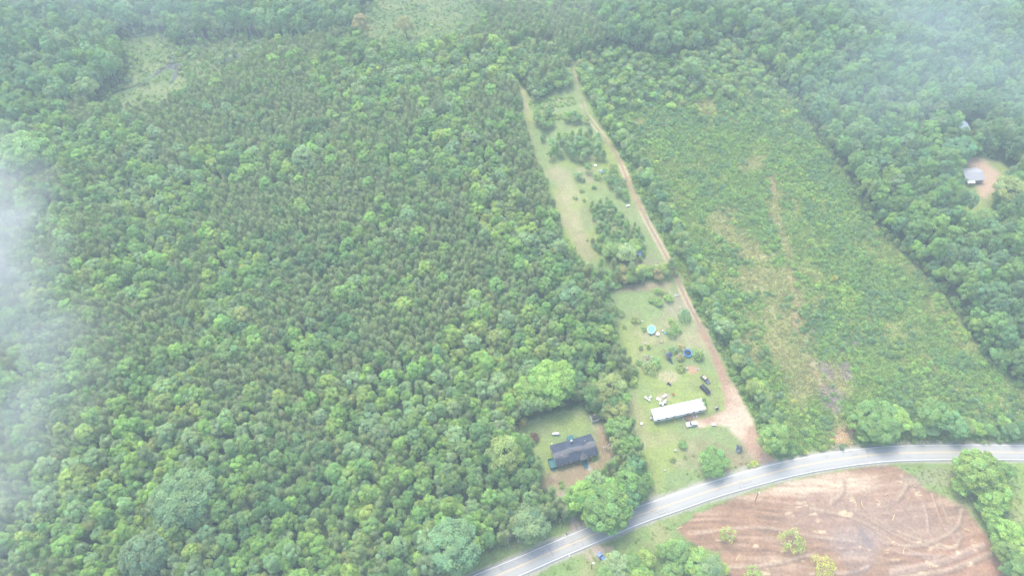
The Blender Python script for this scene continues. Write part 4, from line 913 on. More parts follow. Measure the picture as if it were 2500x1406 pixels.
# the house with the dark shingle roof
g0, ang, L = frame((1359.3, 1141.6), (1457, 1112.6)); W, H, RZ = 8.0, 2.9, 4.75
hs_ = empty("house", (*g0, 0), ang, "white single storey house with a dark weathered shingle roof and teal steps", "house")
MB().box((L / 2, W / 2, .3), (L + .06, W + .06, .6)).build("foundation", M_BRICK, hs_)
wl = MB().prism([(0, .6), (W, .6), (W, H), (W / 2, RZ - .12), (0, H)], 0, L); wl.v = [(y, x, z) for x, y, z in wl.v]; wl.f = [q[::-1] for q in wl.f]
wl.build("wall", M_SIDING, hs_)
O = .45; sl_ = (RZ - H) / (W / 2); zE = H - O * sl_
def shingle_roof_mat():
    m = M_SHINGLE.copy(); m.name = "streaked shingles"; n, l = m.node_tree.nodes, m.node_tree.links
    nz = n.new("ShaderNodeTexNoise"); nz.inputs["Scale"].default_value = .45; nz.inputs["Detail"].default_value = 6
    mp = n.new("ShaderNodeMapping"); mp.inputs["Scale"].default_value = (.5, 1.3, 1); l.new(n["Texture Coordinate"].outputs["Object"], mp.inputs[0]); l.new(mp.outputs[0], nz.inputs["Vector"])
    sx = n.new("ShaderNodeSeparateXYZ"); l.new(n["Texture Coordinate"].outputs["Object"], sx.inputs[0])
    ab = n.new("ShaderNodeMath"); ab.operation = 'SUBTRACT'; ab.inputs[1].default_value = 3.3; l.new(sx.outputs[1], ab.inputs[0])
    a2 = n.new("ShaderNodeMath"); a2.operation = 'ABSOLUTE'; l.new(ab.outputs[0], a2.inputs[0])
    mr = n.new("ShaderNodeMapRange"); mr.inputs[1].default_value, mr.inputs[2].default_value, mr.inputs[3].default_value, mr.inputs[4].default_value = .2, 2.6, .34, -.2; l.new(a2.outputs[0], mr.inputs[0])
    s = n.new("ShaderNodeMath"); s.operation = 'ADD'; l.new(nz.outputs["Fac"], s.inputs[0]); l.new(mr.outputs[0], s.inputs[1])
    r2 = n.new("ShaderNodeMapRange"); r2.inputs[1].default_value, r2.inputs[2].default_value = .55, .78; l.new(s.outputs[0], r2.inputs[0])
    mx = n.new("ShaderNodeMix"); mx.data_type = 'RGBA'; mx.inputs[7].default_value = (.175, .17, .17, 1); l.new(r2.outputs[0], mx.inputs[0]); l.new(n["Color Ramp"].outputs[0], mx.inputs[6]); l.new(mx.outputs[2], n["Principled BSDF"].inputs["Base Color"])
    return m
rf = MB().prism([(-O, zE), (W / 2, RZ), (W + O, zE), (W + O, zE + .14), (W / 2, RZ + .16), (-O, zE + .14)], 0, L + .7)
rf.v = [(y - .35, x, z) for x, y, z in rf.v]; rf.f = [q[::-1] for q in rf.f]
ro = rf.build("roof", shingle_roof_mat(), hs_)
gx = L * .655; gw = 1.75                                     # small front gable over the steps
gb = MB(); yb = 2.6; zg = H + .95
zb_ = zg + .16
gb.add([(gx - gw, -O - .55, zE + .02), (gx, -O - .55, zg), (gx + gw, -O - .55, zE + .02), (gx, yb, zb_ + .05), (gx - gw, -O + .25, zE + .24), (gx + gw, -O + .25, zE + .24), (gx, -O - .55, zg + .14), (gx - gw, -O - .55, zE + .16), (gx + gw, -O - .55, zE + .16)],
       [(7, 6, 3, 4), (6, 8, 5, 3), (0, 1, 6, 7), (1, 2, 8, 6)]); gb.build("porch_gable", M_SHING2, hs_)
MB().poly([(gx - gw + .2, -O - .45, zE + .04), (gx + gw - .2, -O - .45, zE + .04), (gx, -O - .45, zg - .06)]).build("gable_wall", M_SIDING, hs_)
for x in (-gw + .2, gw - .2): MB().box((gx + x, -O - .45, zE / 2 + .3), (.14, .14, zE - .6)).build("porch_post", M_TRIM, hs_)
for x in (.08, .19, .3, .41, .53, .79, .91): window(hs_, (x * L, 0, 1.75), 1.05, 1.25, 'x', (0, -1))
for x in (.12, .35, .6, .85): window(hs_, (x * L, W, 1.75), 1.0, 1.1, 'x', (0, 1))
window(hs_, (0, W * .7, 1.75), 1.0, 1.1, 'y', (-1, 0))
d = MB().box((gx, -.03, 1.65), (.95, .06, 2.1)).build("door", mat("dark teal door", (.03, .1, .11), .5), hs_); MB().box((gx + .36, -.08, 1.6), (.06, .05, .14)).build("handle", M_METAL, d)
s = MB(); s.box((gx, -1.35, .55), (1.9, 1.9, .1))
for k in range(4): s.box((gx, -2.5 - k * .32, .45 - k * .12), (1.5, .34, .06))
for x in (-.95, .95): s.box((gx + x, -1.35, 1.0), (.07, 1.9, .9)); s.tube((gx + x, -2.3, 1.4), (gx + x, -3.6, .55), .05, n=5)
s.build("front_steps", M_TEAL, hs_)
s = MB(); s.box((-1.3, 1.9, .58), (2.5, 4.0, .12))
for k in range(9): s.box((-2.4 + k * .275, 1.9, .655), (.24, 4.0, .03))
for y in (0, 3.85): s.box((-1.3, y, 1.05), (2.4, .06, .85))
s.box((-2.5, 1.9, 1.05), (.06, 3.9, .85))
for k in range(3): s.box((-1.3, -.4 - k * .32, .42 - k * .13), (1.2, .32, .06))
s.build("side_deck", M_TEAL, hs_)
s = MB(); s.box((L * .53, W + 1.2, .55), (2.6, 2.2, .12)); s.box((L * .53, W + 1.2, 2.45), (2.4, 2.1, .08), 0, 1, .12)
for x in (-1.1, 1.1): s.box((L * .53 + x, W + 2.1, 1.4), (.1, .1, 1.9))
s.build("back_stoop", M_TEAL, hs_)
c_ = MB().box((L * .49, W - .9, RZ - .3), (.75, .6, 1.7)).build("chimney", mat("pale brick", (.5, .47, .45), .9, .2, 4), ro); MB().box((L * .49, W - .9, RZ + .58), (.85, .7, .1)).build("chimney_cap", M_CONC, c_)
for x, y in ((.16, 2.6), (.8, 5.6)): MB().tube((x * L, y, H + 1.0), (x * L, y, RZ + .4), .1, n=8).build("vent_pipe", M_TRIM, ro)

def small_shed(name, p0, p1, W, H, rise, wm, rm, label, cat, over=.25):
    g, a, L = frame(p0, p1); r = empty(name, (*g, 0), a, label, cat)
    w_ = MB().prism([(0, 0), (W, 0), (W, H), (W / 2, H + rise - .06), (0, H)], 0, L); w_.v = [(y, x, z) for x, y, z in w_.v]; w_.f = [q[::-1] for q in w_.f]; w_.build("wall", wm, r)
    s = rise / (W / 2); q = MB().prism([(-over, H - over * s), (W / 2, H + rise), (W + over, H - over * s), (W + over, H - over * s + .1), (W / 2, H + rise + .1), (-over, H - over * s + .1)], 0, L + 2 * over)
    q.v = [(y - over, x, z) for x, y, z in q.v]; q.f = [k[::-1] for k in q.f]; q.build("roof", rm, r)
    d = MB().box((L * .5, -.03, .95), (min(1.2, L * .4), .06, 1.8)).build("door", M_TRIM, r); MB().box((L * .5 + .3, -.07, .95), (.05, .05, .12)).build("handle", M_METAL, d)
    return r
small_shed("garden_shed", (1445.5, 1032), (1462.5, 1027), 2.6, 2.5, .6, M_SIDING, mat("dark brown roof", (.085, .07, .065), .9, .2), "small white shed with a dark roof tucked under the trees behind the house", "shed", .1)
small_shed("play_house", (1795.5, 1101), (1806.5, 1104), 2.0, 1.6, .6, mat("pale blue boards", (.55, .63, .70), .7), M_SHING2, "small pale blue playhouse with a grey roof beside the dirt track entrance", "playhouse")
fh = small_shed("distant_house", (2352.8, 449.5), (2395.5, 447), 8.0, 2.7, 1.5, mat("faded brick", (.33, .26, .23), .9), mat("pale grey shingles", (.40, .40, .40), .9, .06), "grey roofed house beside a gravel drive in the far forest", "house", .5)
fl = (fh.children[0].data.vertices[-1].co.x)
for k in range(5): MB().tube((.6 + k * fl / 5, -1.6, 0), (.6 + k * fl / 5, -1.6, 2.4), .09, n=6).build("porch_post", M_TRIM, fh)
MB().box((fl / 2, -.95, 2.5), (fl, 2.0, .12)).build("porch_roof", M_TRIM, fh)
for x in (.2, .75): window(fh, (x * fl, 0, 1.5), 1.1, 1.1, 'x', (0, -1))
small_shed("metal_barn", (2339, 331), (2361, 329), 9.0, 3.2, .9, M_METAL, mat("blue grey metal roof", (.33, .40, .47), .4, .06, 1, .2), "pale blue metal roofed barn half hidden in the far forest", "barn")

# vehicles: x towards the front
def car(front, rear, label, col, L=4.6, W=1.85, H=1.5, cab=(-.42, .2), top=(-.34, .05), bed=False, roof_m=None, name="parked_car", cat="car", hood=.98, group=None):
    a, b_ = P(*rear)[:2], P(*front)[:2]; c = (a + b_) / 2; d = b_ - a
    r = empty(name, (*c, 0), math.atan2(d[1], d[0]), label, cat, group)
    m = mat("paint " + label[:24], col, .3, .05, 1); m.node_tree.nodes["Principled BSDF"].inputs["Specular IOR Level"].default_value = .5
    x0, x1 = -L / 2, L / 2
    MB().prism([(x0 + .05, .32), (x1 - .08, .32), (x1, .55), (x1 - .06, .78), (x1 - .35, hood - .1), (cab[1] * L + .1, hood), (cab[0] * L, hood), (x0 + .08, hood - .08), (x0, .6)], -W / 2, W / 2).build("body", m, r, .1)
    q = MB(); bx, tx = (cab[0] * L, cab[1] * L), (top[0] * L, top[1] * L); wb, wt = W / 2 - .07, W / 2 - .24
    q.add([(bx[0], -wb, hood - .02), (bx[1], -wb, hood - .02), (bx[1], wb, hood - .02), (bx[0], wb, hood - .02), (tx[0], -wt, H - .07), (tx[1], -wt, H - .07), (tx[1], wt, H - .07), (tx[0], wt, H - .07)], [(0, 1, 5, 4), (1, 2, 6, 5), (2, 3, 7, 6), (3, 0, 4, 7), (4, 5, 6, 7)])
    q.build("window", M_GLASS, r)
    MB().box(((tx[0] + tx[1]) / 2, 0, H - .035), (tx[1] - tx[0] + .06, wt * 2 + .06, .09)).build("roof", roof_m or m, r, .04)
    for sy in (-1, 1):
        for t in (0, .5, 1):
            xb, xt = bx[0] * (1 - t) + bx[1] * t, tx[0] * (1 - t) + tx[1] * t
            MB().tube((xb, sy * (wb + .012), hood), (xt, sy * (wt + .012), H - .05), .045, n=5).build("pillar", m, r)
    if bed: MB().box(((x0 + cab[0] * L) / 2 + .05, 0, hood + .004), (cab[0] * L - x0 - .35, W - .35, .05)).build("bed", M_DARK, r)
    for sx in (-.31, .31):
        for sy in (-1, 1):
            w_ = MB().tube((sx * L, sy * (W / 2 - .2), .33), (sx * L, sy * (W / 2 + .01), .33), .33, n=16).build("wheel", M_RUBBER, r)
            MB().tube((sx * L, sy * (W / 2 - .02), .33), (sx * L, sy * (W / 2 + .025), .33), .19, n=12).build("rim", M_METAL, w_)
    for sy in (-1, 1): MB().box((x1 - .07, sy * (W / 2 - .32), .72), (.1, .4, .16)).build("headlight", M_TRIM, r); MB().box((x0 + .03, sy * (W / 2 - .22), .75), (.08, .26, .2)).build("tail_light", M_ORANGE, r)
    for sy in (-1, 1): MB().box((cab[1] * L - .35, sy * (W / 2 + .08), hood + .05), (.14, .2, .13)).build("mirror", m, r)
    return r
car((1733, 964), (1709, 941), "black sport utility car parked on the grass near the dirt track", (.018, .020, .028), 5.0, 1.95, 1.75, (-.48, .2), (-.43, .06), hood=1.05, cat="SUV")
car((1731, 937), (1711.5, 918), "dark grey car with a faded tan roof parked above the black car", (.10, .105, .125), 4.5, 1.8, 1.45, roof_m=mat("peeled tan roof paint", (.42, .34, .26), .8, .15))
car((1676, 1038.5), (1700, 1034.5), "white car parked on the grass in front of the mobile home", (.82, .82, .81), 4.6, 1.85, 1.55, (-.46, .2), (-.4, .05))
car((1462.5, 1353.5), (1477, 1371), "blue car parked on the worn gravel patch below the road", (.06, .17, .42), 4.5, 1.85, 1.5)

# ---- yard things
def place(px, py, z=0): return P(px, py, z)
def thing(name, px, py, label, cat, rz=0, group=None): return empty(name, P(px, py), rz, label, cat, group)
# oval pool
r = thing("swimming_pool", 1589.4, 807, "oval above ground pool with bright turquoise water", "pool", 1.2)
M_POOLW = mat("turquoise pool water", (.16, .62, .72), .08, .04, 1)
MB().lathe([(1.0, 0), (1.0, 1.05), (.93, 1.05), (.93, .3)], 28, (0, 0, 0), 2.15, 1.65).build("wall", mat("pale blue liner", (.40, .64, .74), .5), r)
MB().lathe([(.94, .86), (.0, .86)], 28, (0, 0, 0), 2.15, 1.65).build("water", M_POOLW, r)
MB().lathe([(1.05, 1.04), (1.05, 1.12), (.92, 1.12), (.92, 1.04), (1.05, 1.04)], 28, (0, 0, 0), 2.15, 1.65).build("rim", mat("pale blue rim", (.55, .74, .80), .5), r)
for k in range(8): t = k * math.pi / 4 + .3; MB().box((2.3 * math.cos(t), 1.8 * math.sin(t), .5), (.14, .14, 1.0), t).build("leg", M_PLASTIC, r)
ld = MB()
for s in (-.22, .22): ld.tube((2.0, s, 0), (2.28, s, 1.5), .03, n=5)
for z in (.3, .6, .9, 1.2): ld.tube((2.06 + z * .16, -.22, z), (2.06 + z * .16, .22, z), .025, n=5)
ld.build("ladder", M_PLASTIC, r); MB().box((-2.5, -.4, .3), (.5, .4, .6)).build("pump", M_NAVY, r, .06)
r = thing("round_table", 1605.3, 817, "round white garden table with a pinkish middle near the pool", "table")
MB().lathe([(0, .70), (.78, .70), (.78, .75), (0, .75)], 24).build("table_top", M_PLASTIC, r); MB().lathe([(.2, .755), (.48, .755), (.48, .765), (.2, .765)], 24).build("inlay", mat("pink red print", (.6, .3, .3), .6), r)
for k in range(4): t = k * math.pi / 2 + .4; MB().tube((.3 * math.cos(t), .3 * math.sin(t), .7), (.6 * math.cos(t), .6 * math.sin(t), 0), .04, n=6).build("leg", M_PLASTIC, r)
def chair(px, py, rz, label, m=M_PLASTIC, tip=0., group=None, s=1.15):
    r = thing("garden_chair", px, py, label, "chair", rz, group); r.scale = (s, s, s)
    if tip: r.rotation_euler = (tip, 0, rz); r.location.z = .35
    MB().box((0, 0, .42), (.56, .54, .05)).build("seat", m, r, .02); MB().box((-.27, 0, .72), (.06, .54, .6), 0, .9).build("backrest", m, r, .02)
    for sy in (-1, 1): MB().box((0, sy * .27, .62), (.5, .06, .05)).build("armrest", m, r)
    for sx in (-1, 1):
        for sy in (-1, 1): MB().tube((sx * .23, sy * .22, .42), (sx * .27, sy * .27, 0), .03, n=5).build("leg", m, r)
chair(1617, 808.6, .4, "white plastic chair standing beside the turquoise lounge chair"); chair(1638, 795, 1.5, "white plastic chair half hidden by the bright bush")
chair(1646, 720.5, .7, "tipped over white chair nearest the cluster of shrubs", tip=1.5, s=1.4); chair(1651, 724, 2.3, "white chair fallen on its side beside the dirt track", tip=1.4, s=1.4)
r = thing("lounge_chair", 1625.4, 814, "turquoise lounge chair beside the dense round bush", "lounge chair", .3)
MB().box((.3, 0, .36), (1.3, .62, .06)).build("seat", M_TURQ, r); MB().box((-.55, 0, .62), (.62, .62, .06), 0, 1).build("backrest", M_TURQ, r)
for sx in (-.3, .85):
    for sy in (-1, 1): MB().tube((sx, sy * .27, .36), (sx, sy * .29, 0), .025, n=5).build("leg", M_METAL, r)
r = thing("swing_frame", 1614, 835.5, "small pale wooden swing frame lying open on the lawn", "swing", .1)
for sx in (-.9, .9):
    for sy in (-.6, .6): MB().tube((sx, sy, 0), (sx * .9, 0, 1.5), .06, n=6).build("leg", M_PALEWOOD, r)
MB().tube((-1.0, 0, 1.5), (1.0, 0, 1.5), .06, n=6).build("top_beam", M_PALEWOOD, r); sw = MB().box((0, 0, .5), (.9, .4, .05)); sw.tube((-.4, 0, .5), (-.4, 0, 1.5), .015, n=4); sw.tube((.4, 0, .5), (.4, 0, 1.5), .015, n=4); sw.build("seat", M_PALEWOOD, r)
# trampoline
r = thing("trampoline", 1678, 863.5, "round trampoline with a bright blue safety pad and black mat", "trampoline")
MB().lathe([(0, .86), (1.55, .86), (1.55, .84), (0, .84)], 32).build("mat", M_DARK, r); MB().lathe([(1.5, .90), (1.95, .90), (1.95, .82), (1.5, .82)], 32).build("pad", M_BLUEPAD, r)
for k in range(6):
    t = k * math.pi / 3; MB().tube((1.8 * math.cos(t), 1.8 * math.sin(t), 0), (1.8 * math.cos(t), 1.8 * math.sin(t), .84), .04, n=6).build("leg", M_METAL, r); MB().tube((1.98 * math.cos(t), 1.98 * math.sin(t), .6), (2.0 * math.cos(t), 2.0 * math.sin(t), 2.3), .045, n=6).build("net_pole", M_BLUEPAD, r)
# wire pen
r = thing("dog_pen", 1579, 878.5, "square pale grey wire pen with a mesh top beside the wide olive bush", "pen", .25); b = MB(); s = 1.55
for x in (-s, s):
    for y in (-s, s): MB().tube((x, y, 0), (x, y, 1.8), .06, n=6).build("post", M_METAL, r)
for z in (.08, .95, 1.78):
    for a_ in (-s, s): b.tube((-s, a_, z), (s, a_, z), .055, n=5); b.tube((a_, -s, z), (a_, s, z), .055, n=5)
b.build("rail", M_METAL, r); b = MB()
for k in range(-7, 8):
    for y in (-s, s): b.tube((k * .2, y, .1), (k * .2, y, 1.75), .008, n=3, cap=False)
    for x in (-s, s): b.tube((x, k * .2, .1), (x, k * .2, 1.75), .008, n=3, cap=False)
b.build("wire_mesh", M_METAL, r); MB().box((.3, .2, .35), (.9, .7, .7)).build("kennel_box", M_WOOD, r)
# play set
r = thing("play_set", 1630.5, 873.5, "dark wooden play set with a navy roof and a slide", "play set", -1.1)
for x in (-.8, .8):
    for y in (-.8, .8): MB().box((x, y, 1.3), (.12, .12, 2.6)).build("post", M_WOOD, r)
MB().box((0, 0, 1.25), (1.8, 1.8, .1)).build("platform", M_WOOD, r)
q = MB().prism([(-1.1, 2.5), (0, 3.2), (1.1, 2.5), (1.1, 2.58), (0, 3.3), (-1.1, 2.58)], -1.1, 1.1); q.f = [k[::-1] for k in q.f]; q.build("roof", mat("navy canvas", (.06, .075, .12), .7), r)
q = MB(); q.box((2.0, 0, .65), (2.7, .6, .06)); q.v = [(x, y, z + (x - 2.0) * -.43) for x, y, z in q.v]; q.build("slide", M_NAVY, r)
q = MB(); q.tube((-.8, 0, 2.4), (-3.6, 0, 2.4), .08, n=6)
for y in (-.9, .9): q.tube((-3.6, 0, 2.4), (-3.9, y, 0), .07, n=6)
q.build("swing_beam", M_WOOD, r)
for x in (-1.7, -2.7): q = MB().box((x, 0, .5), (.5, .25, .05)); q.tube((x - .22, 0, .5), (x - .22, 0, 2.4), .012, n=4); q.tube((x + .22, 0, .5), (x + .22, 0, 2.4), .012, n=4); q.build("swing_seat", M_NAVY, r)
# heap of scrap boards: nobody could count the splinters, the few big boards are things
sc_ = MB(); c = P(1632, 920)
for k in range(260):
    a_ = rng.uniform(0, 6.28); rr = math.sqrt(rng.uniform(0, 1)); x, y = c[0] + 4.2 * rr * math.cos(a_), c[1] + 2.6 * rr * math.sin(a_)
    sc_.box((x, y, .03 + rng.uniform(0, .06)), (rng.uniform(.1, .5), rng.uniform(.06, .2), .03), rng.uniform(0, 3))
tag(sc_.build("wood_litter", mat("pale splinters", (.52, .47, .28), .9, .2, 2)), kind='stuff')
for k, (px, py, l_, a_, lb) in enumerate(((1618, 917, 1.6, .3, "pale board at the woods side of the scrap heap"), (1633, 926, 1.9, 1.4, "upright leaning pale board in the middle of the scrap heap"), (1645, 929, 1.5, -.4, "broken board at the track side of the scrap heap"), (1638, 931, 1.3, .8, "short board behind the blue barrel"))):
    tag(MB().box((*P(px, py)[:2], .16), (l_, .35, .07), a_, 1, .2).build("scrap_board", M_PALEWOOD), lb, "board", "boards on the scrap heap")
r = thing("ride_on_mower", 1633.5, 938, "dark blue ride-on mower beside the scrap heap", "mower", -.6)
MB().box((.45, 0, .62), (.8, .6, .42), 0, .85).build("hood", M_NAVY, r, .08); MB().box((-.2, 0, .42), (1.5, .62, .2)).build("body", M_NAVY, r, .05); MB().box((-.45, 0, .72), (.4, .44, .12)).build("seat", M_DARK, r, .04); MB().box((-.65, 0, .95), (.1, .44, .45)).build("backrest", M_DARK, r)
for x, rad in ((.6, .2), (-.55, .3)):
    for y in (-.42, .42): MB().tube((x, y - .1, rad), (x, y + .1, rad), rad, n=14).build("wheel", M_RUBBER, r)
MB().tube((.02, 0, .6), (-.1, 0, 1.0), .03, n=5).build("steering_column", M_DARK, r)
# white castaway furniture and appliances behind the mobile home
def appliance(px, py, rz, dims, label, cat, m=M_PLASTIC, name=None, dark=True):
    r = thing(name or cat.replace(" ", "_"), px, py, label, cat, rz)
    MB().box((0, 0, dims[2] / 2), dims).build("body", m, r, .04)
    MB().box((0, 0, dims[2] + .012), (dims[0] * .8, dims[1] * .8, .02)).build("top_panel", M_METAL, r); MB().box((0, -dims[1] / 2 - .012, dims[2] * .55), (dims[0] * .8, .02, dims[2] * .7)).build("door", M_DARK if dark else m, r)
appliance(1612, 986, .25, (1.1, .9, 1.1), "white washing machine closest to the mobile home among the scrap", "washing machine")
appliance(1621.5, 984, .15, (1.2, 1.0, 1.2), "white stove with a dark door beside the washing machine", "stove")
appliance(1617, 988.5, .4, (.8, .8, .9), "low white cabinet in front of the stove and washing machine", "cabinet", dark=False)
appliance(1624, 979, .9, (1.0, .8, .8), "brownish freezer behind the stove", "freezer", mat("beige enamel", (.5, .42, .36), .6))
r = thing("lying_fridge", 1622, 967.5, "white refrigerator lying on its back on the bare patch", "refrigerator", .65); MB().box((0, 0, .4), (1.9, .9, .8)).build("body", M_PLASTIC, r, .05); MB().box((.45, 0, .82), (.85, .82, .05)).build("door", M_TRIM, r); MB().box((-.5, 0, .82), (.8, .82, .05)).build("door", M_TRIM, r); MB().box((-.15, .3, .87), (.1, .05, .05)).build("handle", M_METAL, r)
r = thing("broken_sofa", 1607.5, 975.5, "white cushioned sofa left on the grass behind the mobile home", "sofa", -.5); MB().box((0, 0, .25), (1.8, .9, .5)).build("seat", M_PLASTIC, r, .08); MB().box((0, .42, .6), (1.8, .25, .7)).build("backrest", M_PLASTIC, r, .08)
for x in (-.9, .9): MB().box((x, 0, .42), (.22, .9, .6)).build("armrest", M_PLASTIC, r, .06)
r = thing("picnic_table", 1582, 974, "white plastic table with a dark top surrounded by chairs", "table", .2); MB().box((0, 0, .72), (1.5, .9, .05)).build("table_top", M_PLASTIC, r); MB().box((0, -.02, .75), (.9, .5, .02)).build("tray", M_DARK, r)
for x in (-.65, .65):
    for y in (-.35, .35): MB().tube((x, y, .7), (x, y, 0), .035, n=5).build("leg", M_PLASTIC, r)
chair(1575.5, 971, 3.4, "white chair at the woods side of the white table", s=1.3); chair(1588, 969.5, -.6, "white chair at the far end of the white table", s=1.3); chair(1584.5, 979, 1.3, "white chair in front of the white table", s=1.2)
r = thing("wheelbarrow", 1643.5, 963.5, "orange wheelbarrow standing on the grass behind the mobile home", "wheelbarrow", .5); q = MB(); q.add([(-.5, -.35, .75), (.55, -.35, .75), (.55, .35, .75), (-.5, .35, .75), (-.25, -.2, .35), (.25, -.2, .35), (.25, .2, .35), (-.25, .2, .35)], [(0, 4, 5, 1), (1, 5, 6, 2), (2, 6, 7, 3), (3, 7, 4, 0), (7, 6, 5, 4)]); q.build("tray", M_ORANGE, r)
MB().tube((.65, -.06, .2), (.65, .06, .2), .2, n=14).build("wheel", M_RUBBER, r)
for y in (-.25, .25): MB().tube((.6, y * .4, .22), (-1.0, y, .62), .03, n=5).build("handle", M_WOOD, r)
# fire pit ring, buckets, boxes
def bucket(px, py, label, m=M_PLASTIC, s=1., group=None):
    r = thing("bucket", px, py, label, "bucket", 0, group); r.scale = (s, s, s)
    MB().lathe([(0, 0), (.2, 0), (.27, .5), (.25, .5), (.19, .04), (0, .04)], 14).build("body", m, r); MB().lathe([(.29, .47), (.29, .53), (.25, .53)], 14).build("rim", m, r)
for px, py, lb, s in ((1677, 900, "white bucket on the woods side of the red dirt patch", 1.5), (1702, 902, "white bucket on the track side of the red dirt patch", 1.3), (1575, 839.5, "white bucket between the two small bushes below the pool", 1.6), (1567, 785.5, "white bucket beside the round olive bush", 1.1), (1660, 751.5, "white bucket beside the dirt track near the bluish bush", 1.2), (1590, 872.5, "white bucket at the corner of the wire pen", 1.2),
                      (1647.8, 1099.5, "white tub in the middle of the front lawn", 1.6), (1622, 1147.5, "small white bucket near the road on the front lawn", 1.1), (1588.5, 1022, "white bucket at the narrow end of the mobile home", 1.8), (1692.5, 1019, "white bucket beside the mobile home porch", 1.2), (1700.5, 1017.5, "white bucket between porch and white car", 1.2), (1667, 1022, "white bucket under the mobile home windows", 1.0), (1561, 1215, "white bucket on the verge beside the tree belt", 1.1), (1636.5, 741, "white bucket under the shrubs near the fallen chairs", 1.1)):
    bucket(px, py, lb, s=s)
bucket(1646.5, 1029.5, "yellow bucket on the grass in front of the mobile home", mat("yellow plastic", (.7, .6, .06), .5), 1.2)
def crate(px, py, rz, d, label, m=M_PLASTIC, name="cooler_box", cat="cooler"):
    r = thing(name, px, py, label, cat, rz); MB().box((0, 0, d[2] / 2), d).build("body", m, r, .03); MB().box((0, 0, d[2] + .03), (d[0] * 1.05, d[1] * 1.05, .07)).build("lid", M_TRIM, r, .02); MB().box((d[0] * .1, 0, d[2] + .075), (d[0] * .4, d[1] * .5, .02)).build("top_panel", M_WOOD, r)
crate(1566, 1034.7, .1, (.9, .8, .6), "white box standing alone on the grass beyond the mobile home end"); crate(1741.8, 1036.8, .15, (1.5, .8, .7), "white chest with a tan top where the grass meets the dirt fan")
r = thing("barrel_grill", 1749.5, 999, "dark barrel grill on the grass beside the dirt track", "grill", .4); MB().tube((-.6, 0, .95), (.6, 0, .95), .38, n=16).build("barrel", M_DARK, r); MB().box((0, .5, .8), (1.1, .35, .05)).build("shelf", M_METAL, r)
for x in (-.45, .45):
    for y in (-.25, .25): MB().tube((x, y, .8), (x, y * 1.3, 0), .035, n=5).build("leg", M_METAL, r)
MB().tube((.4, 0, 1.2), (.4, 0, 1.75), .06, n=8).build("chimney", M_METAL, r)
r = thing("clothes_line_post", 1755.5, 950, "thin metal clothes line post near the dirt track", "clothes line"); MB().tube((0, 0, 0), (0, 0, 2.2), .05, n=6).build("pole", M_METAL, r); MB().tube((-.9, 0, 2.1), (.9, 0, 2.1), .04, n=6).build("cross_bar", M_METAL, r); MB().box((-.5, 0, 1.7), (.6, .03, .7)).build("towel", mat("pale green towel", (.5, .6, .52), .9), r)
r = thing("propane_tank", 1356.5, 1060, "white capsule shaped propane tank on the house lawn", "propane tank", .06); MB().lathe([(0, -1.5), (.25, -1.46), (.43, -1.3), (.5, -1.05), (.5, 1.05), (.43, 1.3), (.25, 1.46), (0, 1.5)], 18).build("tank", M_PLASTIC, r); t_ = r.children[0]; t_.rotation_euler = (0, R(90), 0); t_.location = (0, 0, .8)
MB().tube((0, 0, 1.25), (0, 0, 1.42), .16, n=10).build("cap", M_METAL, r)
for x in (-.8, .8): MB().box((x, 0, .16), (.2, .8, .36)).build("foot", M_CONC, r)
r = thing("electric_meter_post", 1346.5, 1085, "white electric meter post at the back corner of the house", "meter post"); MB().tube((0, 0, 0), (0, 0, 1.8), .07, n=6).build("pole", M_PLASTIC, r); MB().box((0, -.1, 1.6), (.5, .25, .7)).build("meter_box", M_PLASTIC, r)
chair(1439, 1175.5, .5, "white chair on the bare ground under the pale tree by the house", s=1.5)
# back strip: canopy, dome, dish
r = thing("canopy_shelter", 1556.5, 622, "square blue fabric canopy on posts beside the pale round tree", "canopy", -.35); s = 1.75
q = MB(); q.add([(-s, -s, 2.2), (s, -s, 2.2), (s, s, 2.2), (-s, s, 2.2), (0, 0, 3.1), (-s, -s, 1.95), (s, -s, 1.95), (s, s, 1.95), (-s, s, 1.95)], [(0, 1, 4), (1, 2, 4), (2, 3, 4), (3, 0, 4), (5, 6, 1, 0), (6, 7, 2, 1), (7, 8, 3, 2), (8, 5, 0, 3)]); q.build("canopy_top", M_BLUEROOF, r)
for x in (-s, s):
    for y in (-s, s): MB().tube((x * .97, y * .97, 0), (x * .97, y * .97, 2.2), .05, n=6).build("leg", M_METAL, r)
r = thing("dome_tent", 1468, 421, "grey domed tent beside the thicket on the back strip", "tent"); MB().lathe([(1.6, 0), (1.5, .5), (1.2, 1.05), (.7, 1.45), (0, 1.6)], 20).build("fabric", mat("grey nylon", (.33, .36, .40), .5, .08), r)
q = MB()
for k in range(4):
    a_ = k * math.pi / 4
    for j in range(10):
        t0, t1 = math.pi * j / 10, math.pi * (j + 1) / 10; q.tube((1.63 * math.cos(t0) * math.cos(a_), 1.63 * math.cos(t0) * math.sin(a_), 1.63 * math.sin(t0)), (1.63 * math.cos(t1) * math.cos(a_), 1.63 * math.cos(t1) * math.sin(a_), 1.63 * math.sin(t1)), .035, n=4)
q.build("pole", M_METAL, r); MB().box((0, -1.45, .45), (.7, .12, .8), 0, .7).build("door", M_DARK, r)
r = thing("satellite_dish", 1453, 405.5, "white dish lying on the back strip lawn above the dome", "dish"); MB().lathe([(0, .3), (.4, .34), (.75, .5), (.78, .5), (.4, .3), (0, .25)], 20).build("dish", M_PLASTIC, r); MB().tube((0, 0, 0), (0, 0, .3), .08, n=6).build("stand", M_METAL, r); MB().tube((0, 0, .3), (.3, 0, .8), .03, n=5).build("feed_arm", M_METAL, r)
r = thing("metal_ladder", 1533, 503.5, "small pale trailer frame beside the track on the back strip", "trailer", .3); MB().box((0, 0, .45), (1.9, 1.1, .1)).build("bed", M_METAL, r); r.name = "trailer_frame"
